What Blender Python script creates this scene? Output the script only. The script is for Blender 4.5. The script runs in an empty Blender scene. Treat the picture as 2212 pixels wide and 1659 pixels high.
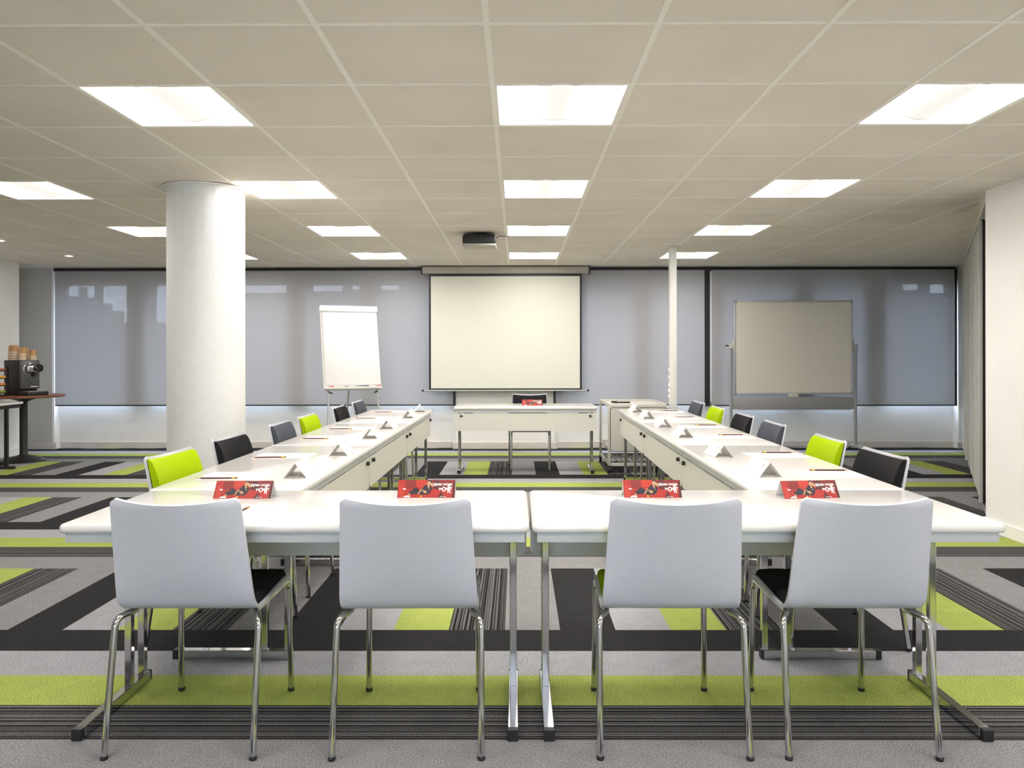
import bpy, bmesh, math, random
from math import sin, cos, pi, radians, sqrt
from mathutils import Vector, Matrix

C = bpy.context.scene
COL = C.collection
random.seed(7)

# ------------------------------------------------------------------ camera
cam_d = bpy.data.cameras.new('camera')
cam = bpy.data.objects.new('camera', cam_d)
COL.objects.link(cam)
CAM_Z = 1.2404
cam.matrix_world = (Matrix.Translation((0, 0, CAM_Z)) @ Matrix.Rotation(0.0047, 4, 'Z')
                    @ Matrix.Rotation(pi / 2, 4, 'X') @ Matrix.Rotation(-0.0015, 4, 'Z'))
cam_d.sensor_width = 36.0
cam_d.lens = 1663.13 / 2212 * 36.0
cam_d.shift_x = (1106 - 1109.17) / 2212
cam_d.shift_y = (766.6 - 829.5) / 2212
cam_d.clip_start = 0.05
C.camera = cam

# ------------------------------------------------------------------ world, exposure
SKY = 6.0
LIGHT = 7.0
world = bpy.data.worlds.new('overcast_sky')
C.world = world
world.use_nodes = True
bg = world.node_tree.nodes['Background']
bg.inputs[0].default_value = (0.72, 0.81, 1.0, 1)
bg.inputs[1].default_value = SKY
C.view_settings.view_transform = 'Standard'
C.view_settings.look = 'None'
C.view_settings.exposure = 1.86
C.view_settings.gamma = 1.0
C.view_settings.use_curve_mapping = False
cy = C.cycles
cy.use_denoising = True
try:
    cy.denoiser = 'OPENIMAGEDENOISE'
except Exception:
    pass
cy.max_bounces = 9
cy.diffuse_bounces = 5
cy.glossy_bounces = 4
cy.transparent_max_bounces = 8
cy.sample_clamp_indirect = 6.0
cy.caustics_reflective = False
cy.caustics_refractive = False


# ------------------------------------------------------------------ materials
def srgb(r, g, b):
    def f(c):
        c /= 255.0
        return c / 12.92 if c <= 0.04045 else ((c + 0.055) / 1.055) ** 2.4
    return (f(r), f(g), f(b), 1.0)


def new_mat(name):
    m = bpy.data.materials.new(name)
    m.use_nodes = True
    nt = m.node_tree
    b = nt.nodes['Principled BSDF']
    return m, nt, b


def setp(b, color=None, rough=None, metal=None, spec=None, emit=None, es=None, coat=None):
    if color is not None:
        b.inputs['Base Color'].default_value = color
    if rough is not None:
        b.inputs['Roughness'].default_value = rough
    if metal is not None:
        b.inputs['Metallic'].default_value = metal
    if spec is not None:
        b.inputs['Specular IOR Level'].default_value = spec
    if emit is not None:
        b.inputs['Emission Color'].default_value = emit
    if es is not None:
        b.inputs['Emission Strength'].default_value = es
    if coat is not None:
        b.inputs['Coat Weight'].default_value = coat


def noisy(name, c1, c2, scale, rough, bump=0.0, bscale=None, spec=0.5, metal=0.0, detail=2.0, coord='Object'):
    """plain material with a little colour mottling and fine relief"""
    m, nt, b = new_mat(name)
    setp(b, rough=rough, spec=spec, metal=metal)
    tc = nt.nodes.new('ShaderNodeTexCoord')
    n = nt.nodes.new('ShaderNodeTexNoise')
    n.inputs['Scale'].default_value = scale
    n.inputs['Detail'].default_value = detail
    nt.links.new(tc.outputs[coord], n.inputs['Vector'])
    r = nt.nodes.new('ShaderNodeValToRGB')
    r.color_ramp.elements[0].position = 0.3
    r.color_ramp.elements[1].position = 0.7
    r.color_ramp.elements[0].color = c1
    r.color_ramp.elements[1].color = c2
    nt.links.new(n.outputs['Fac'], r.inputs['Fac'])
    nt.links.new(r.outputs['Color'], b.inputs['Base Color'])
    if bump > 0:
        n2 = nt.nodes.new('ShaderNodeTexNoise')
        n2.inputs['Scale'].default_value = bscale or scale * 3
        n2.inputs['Detail'].default_value = 3
        nt.links.new(tc.outputs[coord], n2.inputs['Vector'])
        bp = nt.nodes.new('ShaderNodeBump')
        bp.inputs['Strength'].default_value = bump
        bp.inputs['Distance'].default_value = 0.004
        nt.links.new(n2.outputs['Fac'], bp.inputs['Height'])
        nt.links.new(bp.outputs['Normal'], b.inputs['Normal'])
    return m


def plain(name, color, rough=0.5, metal=0.0, spec=0.5, coat=None):
    c2 = tuple(min(1, x * 1.012) for x in color[:3]) + (1,)
    c1 = tuple(x * 0.988 for x in color[:3]) + (1,)
    return noisy(name, c1, c2, 40.0, rough, spec=spec, metal=metal)


def math_node(nt, op, a, b=None, c=None):
    n = nt.nodes.new('ShaderNodeMath')
    n.operation = op
    for i, v in enumerate((a, b, c)):
        if v is None:
            continue
        if isinstance(v, (int, float)):
            n.inputs[i].default_value = v
        else:
            nt.links.new(v, n.inputs[i])
    return n.outputs[0]


def carpet_material():
    m, nt, b = new_mat('striped_carpet_tiles')
    setp(b, rough=0.95, spec=0.1)
    tc = nt.nodes.new('ShaderNodeTexCoord')
    sep = nt.nodes.new('ShaderNodeSeparateXYZ')
    nt.links.new(tc.outputs['Object'], sep.inputs[0])
    X, Y = sep.outputs[0], sep.outputs[1]
    ty = math_node(nt, 'FRACT', math_node(nt, 'DIVIDE', math_node(nt, 'SUBTRACT', Y, 3.4716 - 22.5), 2.25))
    tx = math_node(nt, 'FRACT', math_node(nt, 'DIVIDE', math_node(nt, 'ADD', X, 0.0604 + 0.25 + 12.5), 1.25))
    dark = (0.025, 0.025, 0.027, 1)
    stripe = (0.05, 0.05, 0.053, 1)      # replaced by the stripe pattern below
    mid = (0.245, 0.243, 0.252, 1)
    lgrey = (0.350, 0.357, 0.385, 1)
    green = (0.355, 0.420, 0.105, 1)

    def ramp(vals, fac):
        r = nt.nodes.new('ShaderNodeValToRGB')
        cr = r.color_ramp
        cr.interpolation = 'CONSTANT'
        for i, (p, c) in enumerate(vals):
            e = cr.elements[i] if i < 2 else cr.elements.new(p)
            e.position = p
            e.color = c
        nt.links.new(fac, r.inputs[0])
        return r.outputs[0]
    k = 1 / 9
    bands = ramp([(0, mid), (4 * k, mid), (5 * k, stripe), (6 * k, green), (7 * k, lgrey), (8 * k, dark)], ty)
    planks = ramp([(0, stripe), (.2, mid), (.4, dark), (.6, lgrey), (.8, green)], tx)
    one = (1, 1, 1, 1)
    zero = (0, 0, 0, 1)
    bmask = ramp([(0, zero), (5 * k, one), (6 * k, zero)], ty)
    pmask = ramp([(0, one), (.2, zero)], tx)
    in_planks = math_node(nt, 'LESS_THAN', ty, 4 * k)

    def mix(f, a, c2):
        n = nt.nodes.new('ShaderNodeMix')
        n.data_type = 'RGBA'
        if isinstance(f, (int, float)):
            n.inputs['Factor'].default_value = f
        else:
            nt.links.new(f, n.inputs['Factor'])
        for s, v in ((n.inputs[6], a), (n.inputs[7], c2)):
            if isinstance(v, tuple):
                s.default_value = v
            else:
                nt.links.new(v, s)
        return n.outputs[2]
    base = mix(in_planks, bands, planks)
    mask = mix(in_planks, bmask, pmask)

    def lines(coord, scale):
        n = nt.nodes.new('ShaderNodeTexNoise')
        n.noise_dimensions = '1D'
        n.inputs['Scale'].default_value = scale
        n.inputs['Detail'].default_value = 1.0
        nt.links.new(coord, n.inputs['W'])
        r = nt.nodes.new('ShaderNodeValToRGB')
        r.color_ramp.elements[0].position = 0.45
        r.color_ramp.elements[1].position = 0.57
        r.color_ramp.elements[0].color = (0.012, 0.012, 0.013, 1)
        r.color_ramp.elements[1].color = (0.145, 0.144, 0.147, 1)
        nt.links.new(n.outputs['Fac'], r.inputs[0])
        return r.outputs[0]
    stripes = mix(in_planks, lines(Y, 95), lines(X, 95))
    col = mix(mask, base, stripes)
    # pile mottling
    n = nt.nodes.new('ShaderNodeTexNoise')
    n.inputs['Scale'].default_value = 190
    n.inputs['Detail'].default_value = 4
    nt.links.new(tc.outputs['Object'], n.inputs['Vector'])
    n3 = nt.nodes.new('ShaderNodeTexNoise')
    n3.inputs['Scale'].default_value = 14
    nt.links.new(tc.outputs['Object'], n3.inputs['Vector'])
    s = math_node(nt, 'ADD', math_node(nt, 'MULTIPLY', n.outputs['Fac'], 2.4),
                  math_node(nt, 'MULTIPLY', n3.outputs['Fac'], 0.25))
    s = math_node(nt, 'MAXIMUM', math_node(nt, 'SUBTRACT', s, 0.33), 0.12)
    mul = nt.nodes.new('ShaderNodeVectorMath')
    mul.operation = 'SCALE'
    nt.links.new(col, mul.inputs[0])
    nt.links.new(s, mul.inputs['Scale'])
    nt.links.new(mul.outputs[0], b.inputs['Base Color'])
    bp = nt.nodes.new('ShaderNodeBump')
    bp.inputs['Strength'].default_value = 0.5
    bp.inputs['Distance'].default_value = 0.004
    nt.links.new(n.outputs['Fac'], bp.inputs['Height'])
    nt.links.new(bp.outputs['Normal'], b.inputs['Normal'])
    return m


def herringbone_material():
    m, nt, b = new_mat('herringbone_wallpaper')
    setp(b, color=(0.84, 0.84, 0.83, 1), rough=0.6)
    tc = nt.nodes.new('ShaderNodeTexCoord')
    sep = nt.nodes.new('ShaderNodeSeparateXYZ')
    nt.links.new(tc.outputs['Object'], sep.inputs[0])
    ang = math_node(nt, 'ARCTAN2', sep.outputs[1], sep.outputs[0])
    u = math_node(nt, 'DIVIDE', math_node(nt, 'MULTIPLY', ang, 0.2556), 0.066)
    zig = math_node(nt, 'ABSOLUTE', math_node(nt, 'SUBTRACT', math_node(nt, 'FRACT', u), 0.5))
    h = math_node(nt, 'ADD', math_node(nt, 'MULTIPLY', sep.outputs[2], 50.0), math_node(nt, 'MULTIPLY', zig, 4.6))
    w = math_node(nt, 'SINE', math_node(nt, 'MULTIPLY', h, 2 * pi))
    bp = nt.nodes.new('ShaderNodeBump')
    bp.inputs['Strength'].default_value = 0.32
    bp.inputs['Distance'].default_value = 0.003
    nt.links.new(w, bp.inputs['Height'])
    nt.links.new(bp.outputs['Normal'], b.inputs['Normal'])
    return m


def blind_material():
    m, nt, b = new_mat('grey_screen_fabric')
    out = nt.nodes['Material Output']
    tc = nt.nodes.new('ShaderNodeTexCoord')
    n = nt.nodes.new('ShaderNodeTexNoise')
    n.inputs['Scale'].default_value = 240
    n.inputs['Detail'].default_value = 2
    nt.links.new(tc.outputs['Object'], n.inputs['Vector'])
    r = nt.nodes.new('ShaderNodeValToRGB')
    r.color_ramp.elements[0].position = 0.35
    r.color_ramp.elements[1].position = 0.65
    r.color_ramp.elements[0].color = (0.36, 0.36, 0.375, 1)
    r.color_ramp.elements[1].color = (0.45, 0.45, 0.47, 1)
    nt.links.new(n.outputs['Fac'], r.inputs[0])
    d = nt.nodes.new('ShaderNodeBsdfDiffuse')
    nt.links.new(r.outputs[0], d.inputs[0])
    t = nt.nodes.new('ShaderNodeBsdfTranslucent')
    t.inputs[0].default_value = (0.32, 0.32, 0.33, 1)
    mx = nt.nodes.new('ShaderNodeMixShader')
    mx.inputs[0].default_value = 0.075
    nt.links.new(d.outputs[0], mx.inputs[1])
    nt.links.new(t.outputs[0], mx.inputs[2])
    tr = nt.nodes.new('ShaderNodeBsdfTransparent')
    mx2 = nt.nodes.new('ShaderNodeMixShader')
    mx2.inputs[0].default_value = 0.012
    nt.links.new(mx.outputs[0], mx2.inputs[1])
    nt.links.new(tr.outputs[0], mx2.inputs[2])
    nt.links.new(mx2.outputs[0], out.inputs['Surface'])
    return m


def glass_material():
    m, nt, b = new_mat('window_glass')
    out = nt.nodes['Material Output']
    tr = nt.nodes.new('ShaderNodeBsdfTransparent')
    tr.inputs[0].default_value = (0.93, 0.96, 0.97, 1)
    g = nt.nodes.new('ShaderNodeBsdfGlossy')
    g.inputs['Roughness'].default_value = 0.02
    mx = nt.nodes.new('ShaderNodeMixShader')
    mx.inputs[0].default_value = 0.06
    nt.links.new(tr.outputs[0], mx.inputs[1])
    nt.links.new(g.outputs[0], mx.inputs[2])
    nt.links.new(mx.outputs[0], out.inputs['Surface'])
    return m


def lamp_material(name, color, strength, base=(0.85, 0.85, 0.83, 1)):
    m, nt, b = new_mat(name)
    setp(b, color=base, rough=0.5, emit=color, es=strength)
    return m


def card_material(name, color, share):
    """paper that lets some light through"""
    m, nt, b = new_mat(name)
    setp(b, color=color, rough=0.75, spec=0.2)
    out = nt.nodes['Material Output']
    t = nt.nodes.new('ShaderNodeBsdfTranslucent')
    t.inputs[0].default_value = (0.88, 0.84, 0.79, 1)
    mx = nt.nodes.new('ShaderNodeMixShader')
    mx.inputs[0].default_value = share
    nt.links.new(b.outputs[0], mx.inputs[1])
    nt.links.new(t.outputs[0], mx.inputs[2])
    nt.links.new(mx.outputs[0], out.inputs['Surface'])
    return m


M = {}
M['carpet'] = carpet_material()
M['ceiling'] = noisy('mineral_ceiling_tile', (0.74, 0.68, 0.615, 1), (0.80, 0.735, 0.67, 1), 2.2, 0.95, bump=0.25, bscale=260, spec=0.1)
M['tbar'] = plain('ceiling_tee_white', (0.87, 0.83, 0.77, 1), 0.5)
M['wall'] = noisy('white_wall_paint', (0.86, 0.85, 0.83, 1), (0.89, 0.88, 0.86, 1), 3.0, 0.8, bump=0.08, bscale=120, spec=0.2)
M['greywall'] = noisy('grey_wall_paint', (0.56, 0.55, 0.52, 1), (0.62, 0.61, 0.58, 1), 60.0, 0.85, bump=0.1, bscale=150, spec=0.2)
M['skirt'] = noisy('pale_wood_skirting', (0.66, 0.63, 0.58, 1), (0.74, 0.71, 0.66, 1), 6.0, 0.6)
M['column'] = herringbone_material()
M['blind'] = blind_material()
M['glass'] = glass_material()
M['black'] = plain('black_plastic', (0.012, 0.012, 0.013, 1), 0.45)
M['blackmetal'] = plain('black_powder_coat', (0.014, 0.013, 0.013, 1), 0.5)
M['table'] = plain('white_laminate', (0.70, 0.69, 0.675, 1), 0.16)
M['apron'] = plain('light_grey_steel', (0.66, 0.67, 0.68, 1), 0.4)
M['panel'] = plain('pale_grey_board', (0.66, 0.65, 0.585, 1), 0.4)
M['chrome'] = noisy('chrome_plated_steel', (0.60, 0.60, 0.62, 1), (0.66, 0.66, 0.68, 1), 8.0, 0.10, metal=1.0)
M['shell'] = plain('white_plywood_shell', (0.60, 0.605, 0.665, 1), 0.38)
M['pad_black'] = noisy('black_seat_fabric', (0.010, 0.010, 0.011, 1), (0.020, 0.020, 0.022, 1), 300, 0.95, bump=0.3, bscale=420, spec=0.15)
M['pad_green'] = noisy('lime_green_seat_fabric', (0.30, 0.44, 0.0, 1), (0.36, 0.51, 0.0, 1), 300, 0.9, bump=0.3, bscale=420, spec=0.15)
M['pad_slate'] = noisy('slate_grey_seat_fabric', (0.056, 0.064, 0.082, 1), (0.086, 0.096, 0.118, 1), 300, 0.95, bump=0.3, bscale=420, spec=0.15)
M['paper'] = plain('white_paper', (0.82, 0.82, 0.815, 1), 0.8, spec=0.2)
M['card'] = plain('white_card', (0.79, 0.785, 0.77, 1), 0.7, spec=0.2)
M['thincard'] = card_material('thin_white_card', (0.88, 0.875, 0.865, 1), 0.22)
M['ink'] = plain('grey_ink', (0.25, 0.25, 0.27, 1), 0.7)
M['pencil'] = plain('dark_red_lacquer', (0.085, 0.012, 0.011, 1), 0.35)
M['yellow'] = plain('yellow_lacquer', (0.58, 0.35, 0.02, 1), 0.35)
M['eraser'] = plain('brown_eraser', (0.20, 0.10, 0.05, 1), 0.7)
M['wood'] = plain('bare_pencil_wood', (0.55, 0.36, 0.20, 1), 0.7)
M['red'] = noisy('red_print', (0.36, 0.016, 0.010, 1), (0.41, 0.020, 0.013, 1), 14.0, 0.5)
M['darkred'] = plain('dark_red_print', (0.09, 0.010, 0.012, 1), 0.5)
M['blood'] = plain('crimson_print', (0.22, 0.014, 0.014, 1), 0.5)
M['orange'] = plain('orange_red_print', (0.47, 0.032, 0.016, 1), 0.5)
M['navy'] = plain('dark_clothes_print', (0.018, 0.012, 0.026, 1), 0.5)
M['skin'] = plain('skin_print', (0.48, 0.27, 0.14, 1), 0.5)
M['hair'] = plain('fair_hair_print', (0.52, 0.36, 0.20, 1), 0.5)
M['whiteprint'] = plain('white_print', (0.92, 0.92, 0.92, 1), 0.5)
M['screen'] = plain('projection_screen_white', (0.77, 0.765, 0.69, 1), 0.8, spec=0.2)
M['screencase'] = plain('beige_aluminium', (0.42, 0.40, 0.35, 1), 0.45)
M['board'] = plain('whiteboard_enamel', (0.66, 0.63, 0.56, 1), 0.35)
M['greymetal'] = plain('grey_painted_steel', (0.30, 0.30, 0.31, 1), 0.45)
M['alu'] = plain('brushed_aluminium', (0.48, 0.48, 0.48, 1), 0.35, metal=0.4)
M['polepaint'] = plain('pole_white_paint', (0.74, 0.74, 0.71, 1), 0.5)
M['trolleypaint'] = plain('trolley_grey_paint', (0.56, 0.55, 0.50, 1), 0.5)
M['partition'] = noisy('partition_laminate', (0.62, 0.61, 0.58, 1), (0.63, 0.62, 0.59, 1), 40, 0.45)
M['brownwood'] = noisy('reddish_brown_wood', (0.16, 0.055, 0.022, 1), (0.24, 0.085, 0.035, 1), 8, 0.35)
M['kraft'] = noisy('kraft_paper_cup', (0.46, 0.27, 0.11, 1), (0.56, 0.34, 0.15, 1), 14, 0.7)
M['cupwhite'] = noisy('ribbed_pale_cup', (0.58, 0.46, 0.34, 1), (0.68, 0.56, 0.43, 1), 14, 0.7)
M['steel'] = noisy('brushed_steel', (0.10, 0.10, 0.104, 1), (0.14, 0.14, 0.145, 1), 30, 0.35, metal=0.6)
M['lampwhite'] = plain('lamp_rim_white', (0.80, 0.78, 0.74, 1), 0.5)
M['reflector'] = lamp_material('lit_lamp_reflector', (1.0, 0.93, 0.865, 1), LIGHT)
M['diffuser'] = lamp_material('lit_lamp_diffuser', (1.0, 0.95, 0.88, 1), 0.258, (0.03, 0.03, 0.027, 1))
M['lampend'] = plain('yellowed_lamp_end', (0.16, 0.14, 0.095, 1), 0.5)
M['spot'] = lamp_material('lit_spot_bulb', (1.0, 0.88, 0.78, 1), 170.0)
M['facade'] = noisy('grey_render_facade', (0.085, 0.09, 0.105, 1), (0.12, 0.125, 0.14, 1), 0.6, 0.9)
M['facadewin'] = plain('dark_window_glass', (0.05, 0.06, 0.08, 1), 0.2)
M['asphalt'] = plain('asphalt', (0.09, 0.09, 0.09, 1), 0.95)
M['bark'] = plain('tree_bark', (0.05, 0.042, 0.035, 1), 0.95)
M['markred'] = plain('red_plastic', (0.55, 0.06, 0.04, 1), 0.4)
M['markgreen'] = plain('green_plastic', (0.03, 0.18, 0.09, 1), 0.4)
M['podorange'] = plain('orange_pods', (0.65, 0.22, 0.03, 1), 0.4)
M['podyellow'] = plain('yellow_pods', (0.75, 0.40, 0.02, 1), 0.4)
M['podbrown'] = plain('brown_pods', (0.35, 0.12, 0.05, 1), 0.4)
M['podgreen'] = plain('green_pods', (0.25, 0.32, 0.04, 1), 0.4)
M['darkscreen'] = plain('glossy_black', (0.01, 0.01, 0.012, 1), 0.08)


# ------------------------------------------------------------------ mesh helpers
def add_box(bm, x0, x1, y0, y1, z0, z1, bev=0.0, seg=2, mat=0, mtx=None):
    r = bmesh.ops.create_cube(bm, size=1.0)
    vs = r['verts']
    for v in vs:
        v.co = Vector(((x0 + x1) / 2 + v.co.x * (x1 - x0), (y0 + y1) / 2 + v.co.y * (y1 - y0), (z0 + z1) / 2 + v.co.z * (z1 - z0)))
    fs = set(f for v in vs for f in v.link_faces)
    if bev > 0:
        es = list(set(e for v in vs for e in v.link_edges))
        rr = bmesh.ops.bevel(bm, geom=es, offset=bev, offset_type='OFFSET', segments=seg, profile=0.5, affect='EDGES')
        fs = set(rr['faces']) | set(f for f in fs if f.is_valid)
        vs = set(v for f in fs for v in f.verts)
    for f in fs:
        f.material_index = mat
    if mtx is not None:
        for v in set(v for f in fs for v in f.verts):
            v.co = mtx @ v.co
    return fs


def fillet(pts, rad, seg=6):
    pts = [Vector(p) for p in pts]
    out = [pts[0]]
    for i in range(1, len(pts) - 1):
        a, b, c = pts[i - 1], pts[i], pts[i + 1]
        d1, d2 = (a - b).normalized(), (c - b).normalized()
        ang = d1.angle(d2)
        if ang > pi - 0.01:
            out.append(b)
            continue
        t = min(rad / math.tan(ang / 2), (a - b).length * 0.49, (c - b).length * 0.49)
        r = t * math.tan(ang / 2)
        cen = b + (d1 + d2).normalized() * (r / sin(ang / 2))
        p1, p2 = b + d1 * t, b + d2 * t
        v1, v2 = (p1 - cen), (p2 - cen)
        for k in range(seg + 1):
            s = k / seg
            v = (v1 * (1 - s) + v2 * s).normalized() * r
            out.append(cen + v)
    out.append(pts[-1])
    return out


def add_tube(bm, pts, r, n=12, sq=None, mat=0, r2=None):
    """sweep a circle (or a rectangle sq=(w,h)) along pts, capped"""
    pts = [Vector(p) for p in pts]
    if sq:
        w, h = sq
        prof = [(-w / 2, -h / 2), (w / 2, -h / 2), (w / 2, h / 2), (-w / 2, h / 2)]
    else:
        prof = [(r * cos(2 * pi * k / n), r * sin(2 * pi * k / n)) for k in range(n)]
    t0 = (pts[1] - pts[0]).normalized()
    up = Vector((0, 0, 1)) if abs(t0.z) < 0.9 else Vector((0, 1, 0))
    u = t0.cross(up).normalized()
    rings = []
    for i, p in enumerate(pts):
        if i == 0:
            t = t0
        elif i == len(pts) - 1:
            t = (pts[i] - pts[i - 1]).normalized()
        else:
            t = ((pts[i + 1] - p).normalized() + (p - pts[i - 1]).normalized()).normalized()
        u = (u - t * u.dot(t)).normalized()
        v = t.cross(u)
        sc = 1.0 if r2 is None else (1 + (r2 / r - 1) * i / (len(pts) - 1))
        rings.append([bm.verts.new(p + u * a * sc + v * b * sc) for a, b in prof])
    m = len(prof)
    for i in range(len(rings) - 1):
        for k in range(m):
            f = bm.faces.new((rings[i][k], rings[i][(k + 1) % m], rings[i + 1][(k + 1) % m], rings[i + 1][k]))
            f.material_index = mat
    for ring in (list(reversed(rings[0])), rings[-1]):
        f = bm.faces.new(ring)
        f.material_index = mat
    return rings


def add_lathe(bm, prof, n=32, origin=(0, 0, 0), axis='Z', mat=0, closed_ends=True):
    """prof: list of (radius, height)"""
    o = Vector(origin)
    rings = []
    for r, h in prof:
        ring = []
        for k in range(n):
            a = 2 * pi * k / n
            if axis == 'Z':
                p = Vector((r * cos(a), r * sin(a), h))
            elif axis == 'Y':
                p = Vector((r * cos(a), h, r * sin(a)))
            else:
                p = Vector((h, r * cos(a), r * sin(a)))
            ring.append(bm.verts.new(o + p))
        rings.append(ring)
    for i in range(len(rings) - 1):
        for k in range(n):
            f = bm.faces.new((rings[i][k], rings[i][(k + 1) % n], rings[i + 1][(k + 1) % n], rings[i + 1][k]))
            f.material_index = mat
    if closed_ends:
        for ring in (list(reversed(rings[0])), rings[-1]):
            f = bm.faces.new(ring)
            f.material_index = mat


def add_prism(bm, poly, fn, t, mat=0):
    """poly: 2-D outline; fn(a,b,h)->3-D; extruded from h=0 to h=t"""
    lo = [bm.verts.new(fn(a, b, 0)) for a, b in poly]
    hi = [bm.verts.new(fn(a, b, t)) for a, b in poly]
    n = len(poly)
    fs = [bm.faces.new(list(reversed(lo))), bm.faces.new(hi)]
    for k in range(n):
        fs.append(bm.faces.new((lo[k], lo[(k + 1) % n], hi[(k + 1) % n], hi[k])))
    for f in fs:
        f.material_index = mat
    return fs


def rrect(x0, x1, y0, y1, r, seg=5, corners=(1, 1, 1, 1)):
    """rounded rectangle outline; corners order: (x0,y0),(x1,y0),(x1,y1),(x0,y1)"""
    out = []
    for (cx_, cy_, a0, on) in ((x0 + r, y0 + r, pi, corners[0]), (x1 - r, y0 + r, 1.5 * pi, corners[1]),
                               (x1 - r, y1 - r, 0, corners[2]), (x0 + r, y1 - r, 0.5 * pi, corners[3])):
        if on:
            for k in range(seg + 1):
                a = a0 + pi / 2 * k / seg
                out.append((cx_ + r * cos(a), cy_ + r * sin(a)))
        else:
            out.append((x0 if cx_ == x0 + r else x1, y0 if cy_ == y0 + r else y1))
    return out


def add_solid(bm, top, bot, nu, nv, mat=0):
    """closed slab between two (u,v)->point maps"""
    T = [[bm.verts.new(top(i / nu, j / nv)) for j in range(nv + 1)] for i in range(nu + 1)]
    B = [[bm.verts.new(bot(i / nu, j / nv)) for j in range(nv + 1)] for i in range(nu + 1)]
    fs = []
    for i in range(nu):
        for j in range(nv):
            fs.append(bm.faces.new((T[i][j], T[i + 1][j], T[i + 1][j + 1], T[i][j + 1])))
            fs.append(bm.faces.new((B[i][j], B[i][j + 1], B[i + 1][j + 1], B[i + 1][j])))
    for i in range(nu):
        fs.append(bm.faces.new((T[i + 1][0], T[i][0], B[i][0], B[i + 1][0])))
        fs.append(bm.faces.new((T[i][nv], T[i + 1][nv], B[i + 1][nv], B[i][nv])))
    for j in range(nv):
        fs.append(bm.faces.new((T[0][j], T[0][j + 1], B[0][j + 1], B[0][j])))
        fs.append(bm.faces.new((T[nu][j + 1], T[nu][j], B[nu][j], B[nu][j + 1])))
    for f in fs:
        f.material_index = mat


def new():
    return bmesh.new()


def obj(name, bm, mats, parent=None, smooth=35.0, loc=None, rot=None):
    bmesh.ops.recalc_face_normals(bm, faces=bm.faces)
    me = bpy.data.meshes.new(name)
    bm.to_mesh(me)
    bm.free()
    if not isinstance(mats, (list, tuple)):
        mats = [mats]
    for m in mats:
        me.materials.append(M[m] if isinstance(m, str) else m)
    if smooth:
        me.polygons.foreach_set('use_smooth', [True] * len(me.polygons))
        me.set_sharp_from_angle(angle=radians(smooth))
    o = bpy.data.objects.new(name, me)
    COL.objects.link(o)
    if parent:
        o.parent = parent
    if loc:
        o.location = loc
    if rot:
        o.rotation_euler = rot
    return o


def tag(o, label, cat, group=None):
    o['label'] = label
    o['category'] = cat
    if group:
        o['group'] = group
    return o


def thing(name, label, cat, loc=(0, 0, 0), rotz=0.0, group=None):
    o = bpy.data.objects.new(name, None)
    COL.objects.link(o)
    o.empty_display_size = 0.1
    o.location = loc
    o.rotation_euler = (0, 0, rotz)
    return tag(o, label, cat, group)


def struct(name, bm, m, parent=None, smooth=None):
    o = obj(name, bm, m, parent, smooth)
    if parent is None:
        o['kind'] = 'structure'
    return o


def copy_tree(o, parent=None):
    c = o.copy()
    COL.objects.link(c)
    c.parent = parent
    for ch in list(o.children):
        copy_tree(ch, c)
    return c


def dup(root, loc, rotz, label, group=None):
    r = copy_tree(root)
    r.location = loc
    r.rotation_euler = (0, 0, rotz)
    r['label'] = label
    if group:
        r['group'] = group
    return r


def box_struct(name, x0, x1, y0, y1, z0, z1, m, parent=None):
    bm = new()
    add_box(bm, x0, x1, y0, y1, z0, z1)
    return struct(name, bm, m, parent)


# ================================================================== ROOM SHELL
ZC = 2.3974                     # ceiling height
TX, TY, TS = -0.1047, 2.6887, 0.6   # ceiling grid phase and module
LAMP_COLS = (-6, -3, 0, 3)
LAMP_ROWS = (-5, -2, 1, 4, 7, 10)
BX0, BX1 = -7.6, 6.6            # shell extent
BY0, BY1 = -3.6, 10.5
WALLY = 10.28                   # inner face of the parapet under the windows

bm = new()
bm.faces.new([bm.verts.new(p) for p in ((BX0, BY0, 0), (BX1, BY0, 0), (BX1, BY1, 0), (BX0, BY1, 0))])
floor = struct('floor', bm, 'carpet')

lamp_cells = [(i, j) for i in LAMP_COLS for j in LAMP_ROWS if not (i == -6 and j < 4)]
bm = new()
i0, i1 = -13, 12
j0, j1 = -11, 13
for i in range(i0, i1):
    for j in range(j0, j1):
        if (i, j) in lamp_cells:
            continue
        xa, xb = max(BX0, TX + i * TS), min(BX1, TX + (i + 1) * TS)
        ya, yb = max(BY0, TY + j * TS), min(BY1, TY + (j + 1) * TS)
        if xb - xa < 0.01 or yb - ya < 0.01:
            continue
        bm.faces.new([bm.verts.new(p) for p in ((xa, ya, ZC), (xa, yb, ZC), (xb, yb, ZC), (xb, ya, ZC))])
ceiling = struct('ceiling', bm, 'ceiling')
# roof void above the tiles, so no daylight falls in through the lamps
box_struct('ceiling_slab', BX0, BX1, BY0, BY1, ZC + 0.22, ZC + 0.34, 'greywall')

bm = new()                      # exposed grid of tees
for i in range(i0, i1 + 1):
    x = TX + i * TS
    if BX0 < x < BX1:
        add_box(bm, x - 0.011, x + 0.011, BY0, BY1, ZC - 0.0025, ZC + 0.02)
for j in range(j0, j1 + 1):
    y = TY + j * TS
    if BY0 < y < WALLY:
        add_box(bm, BX0, BX1, y - 0.0085, y + 0.0085, ZC - 0.002, ZC + 0.018)
trim = struct('trim_1', bm, 'tbar')

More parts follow.
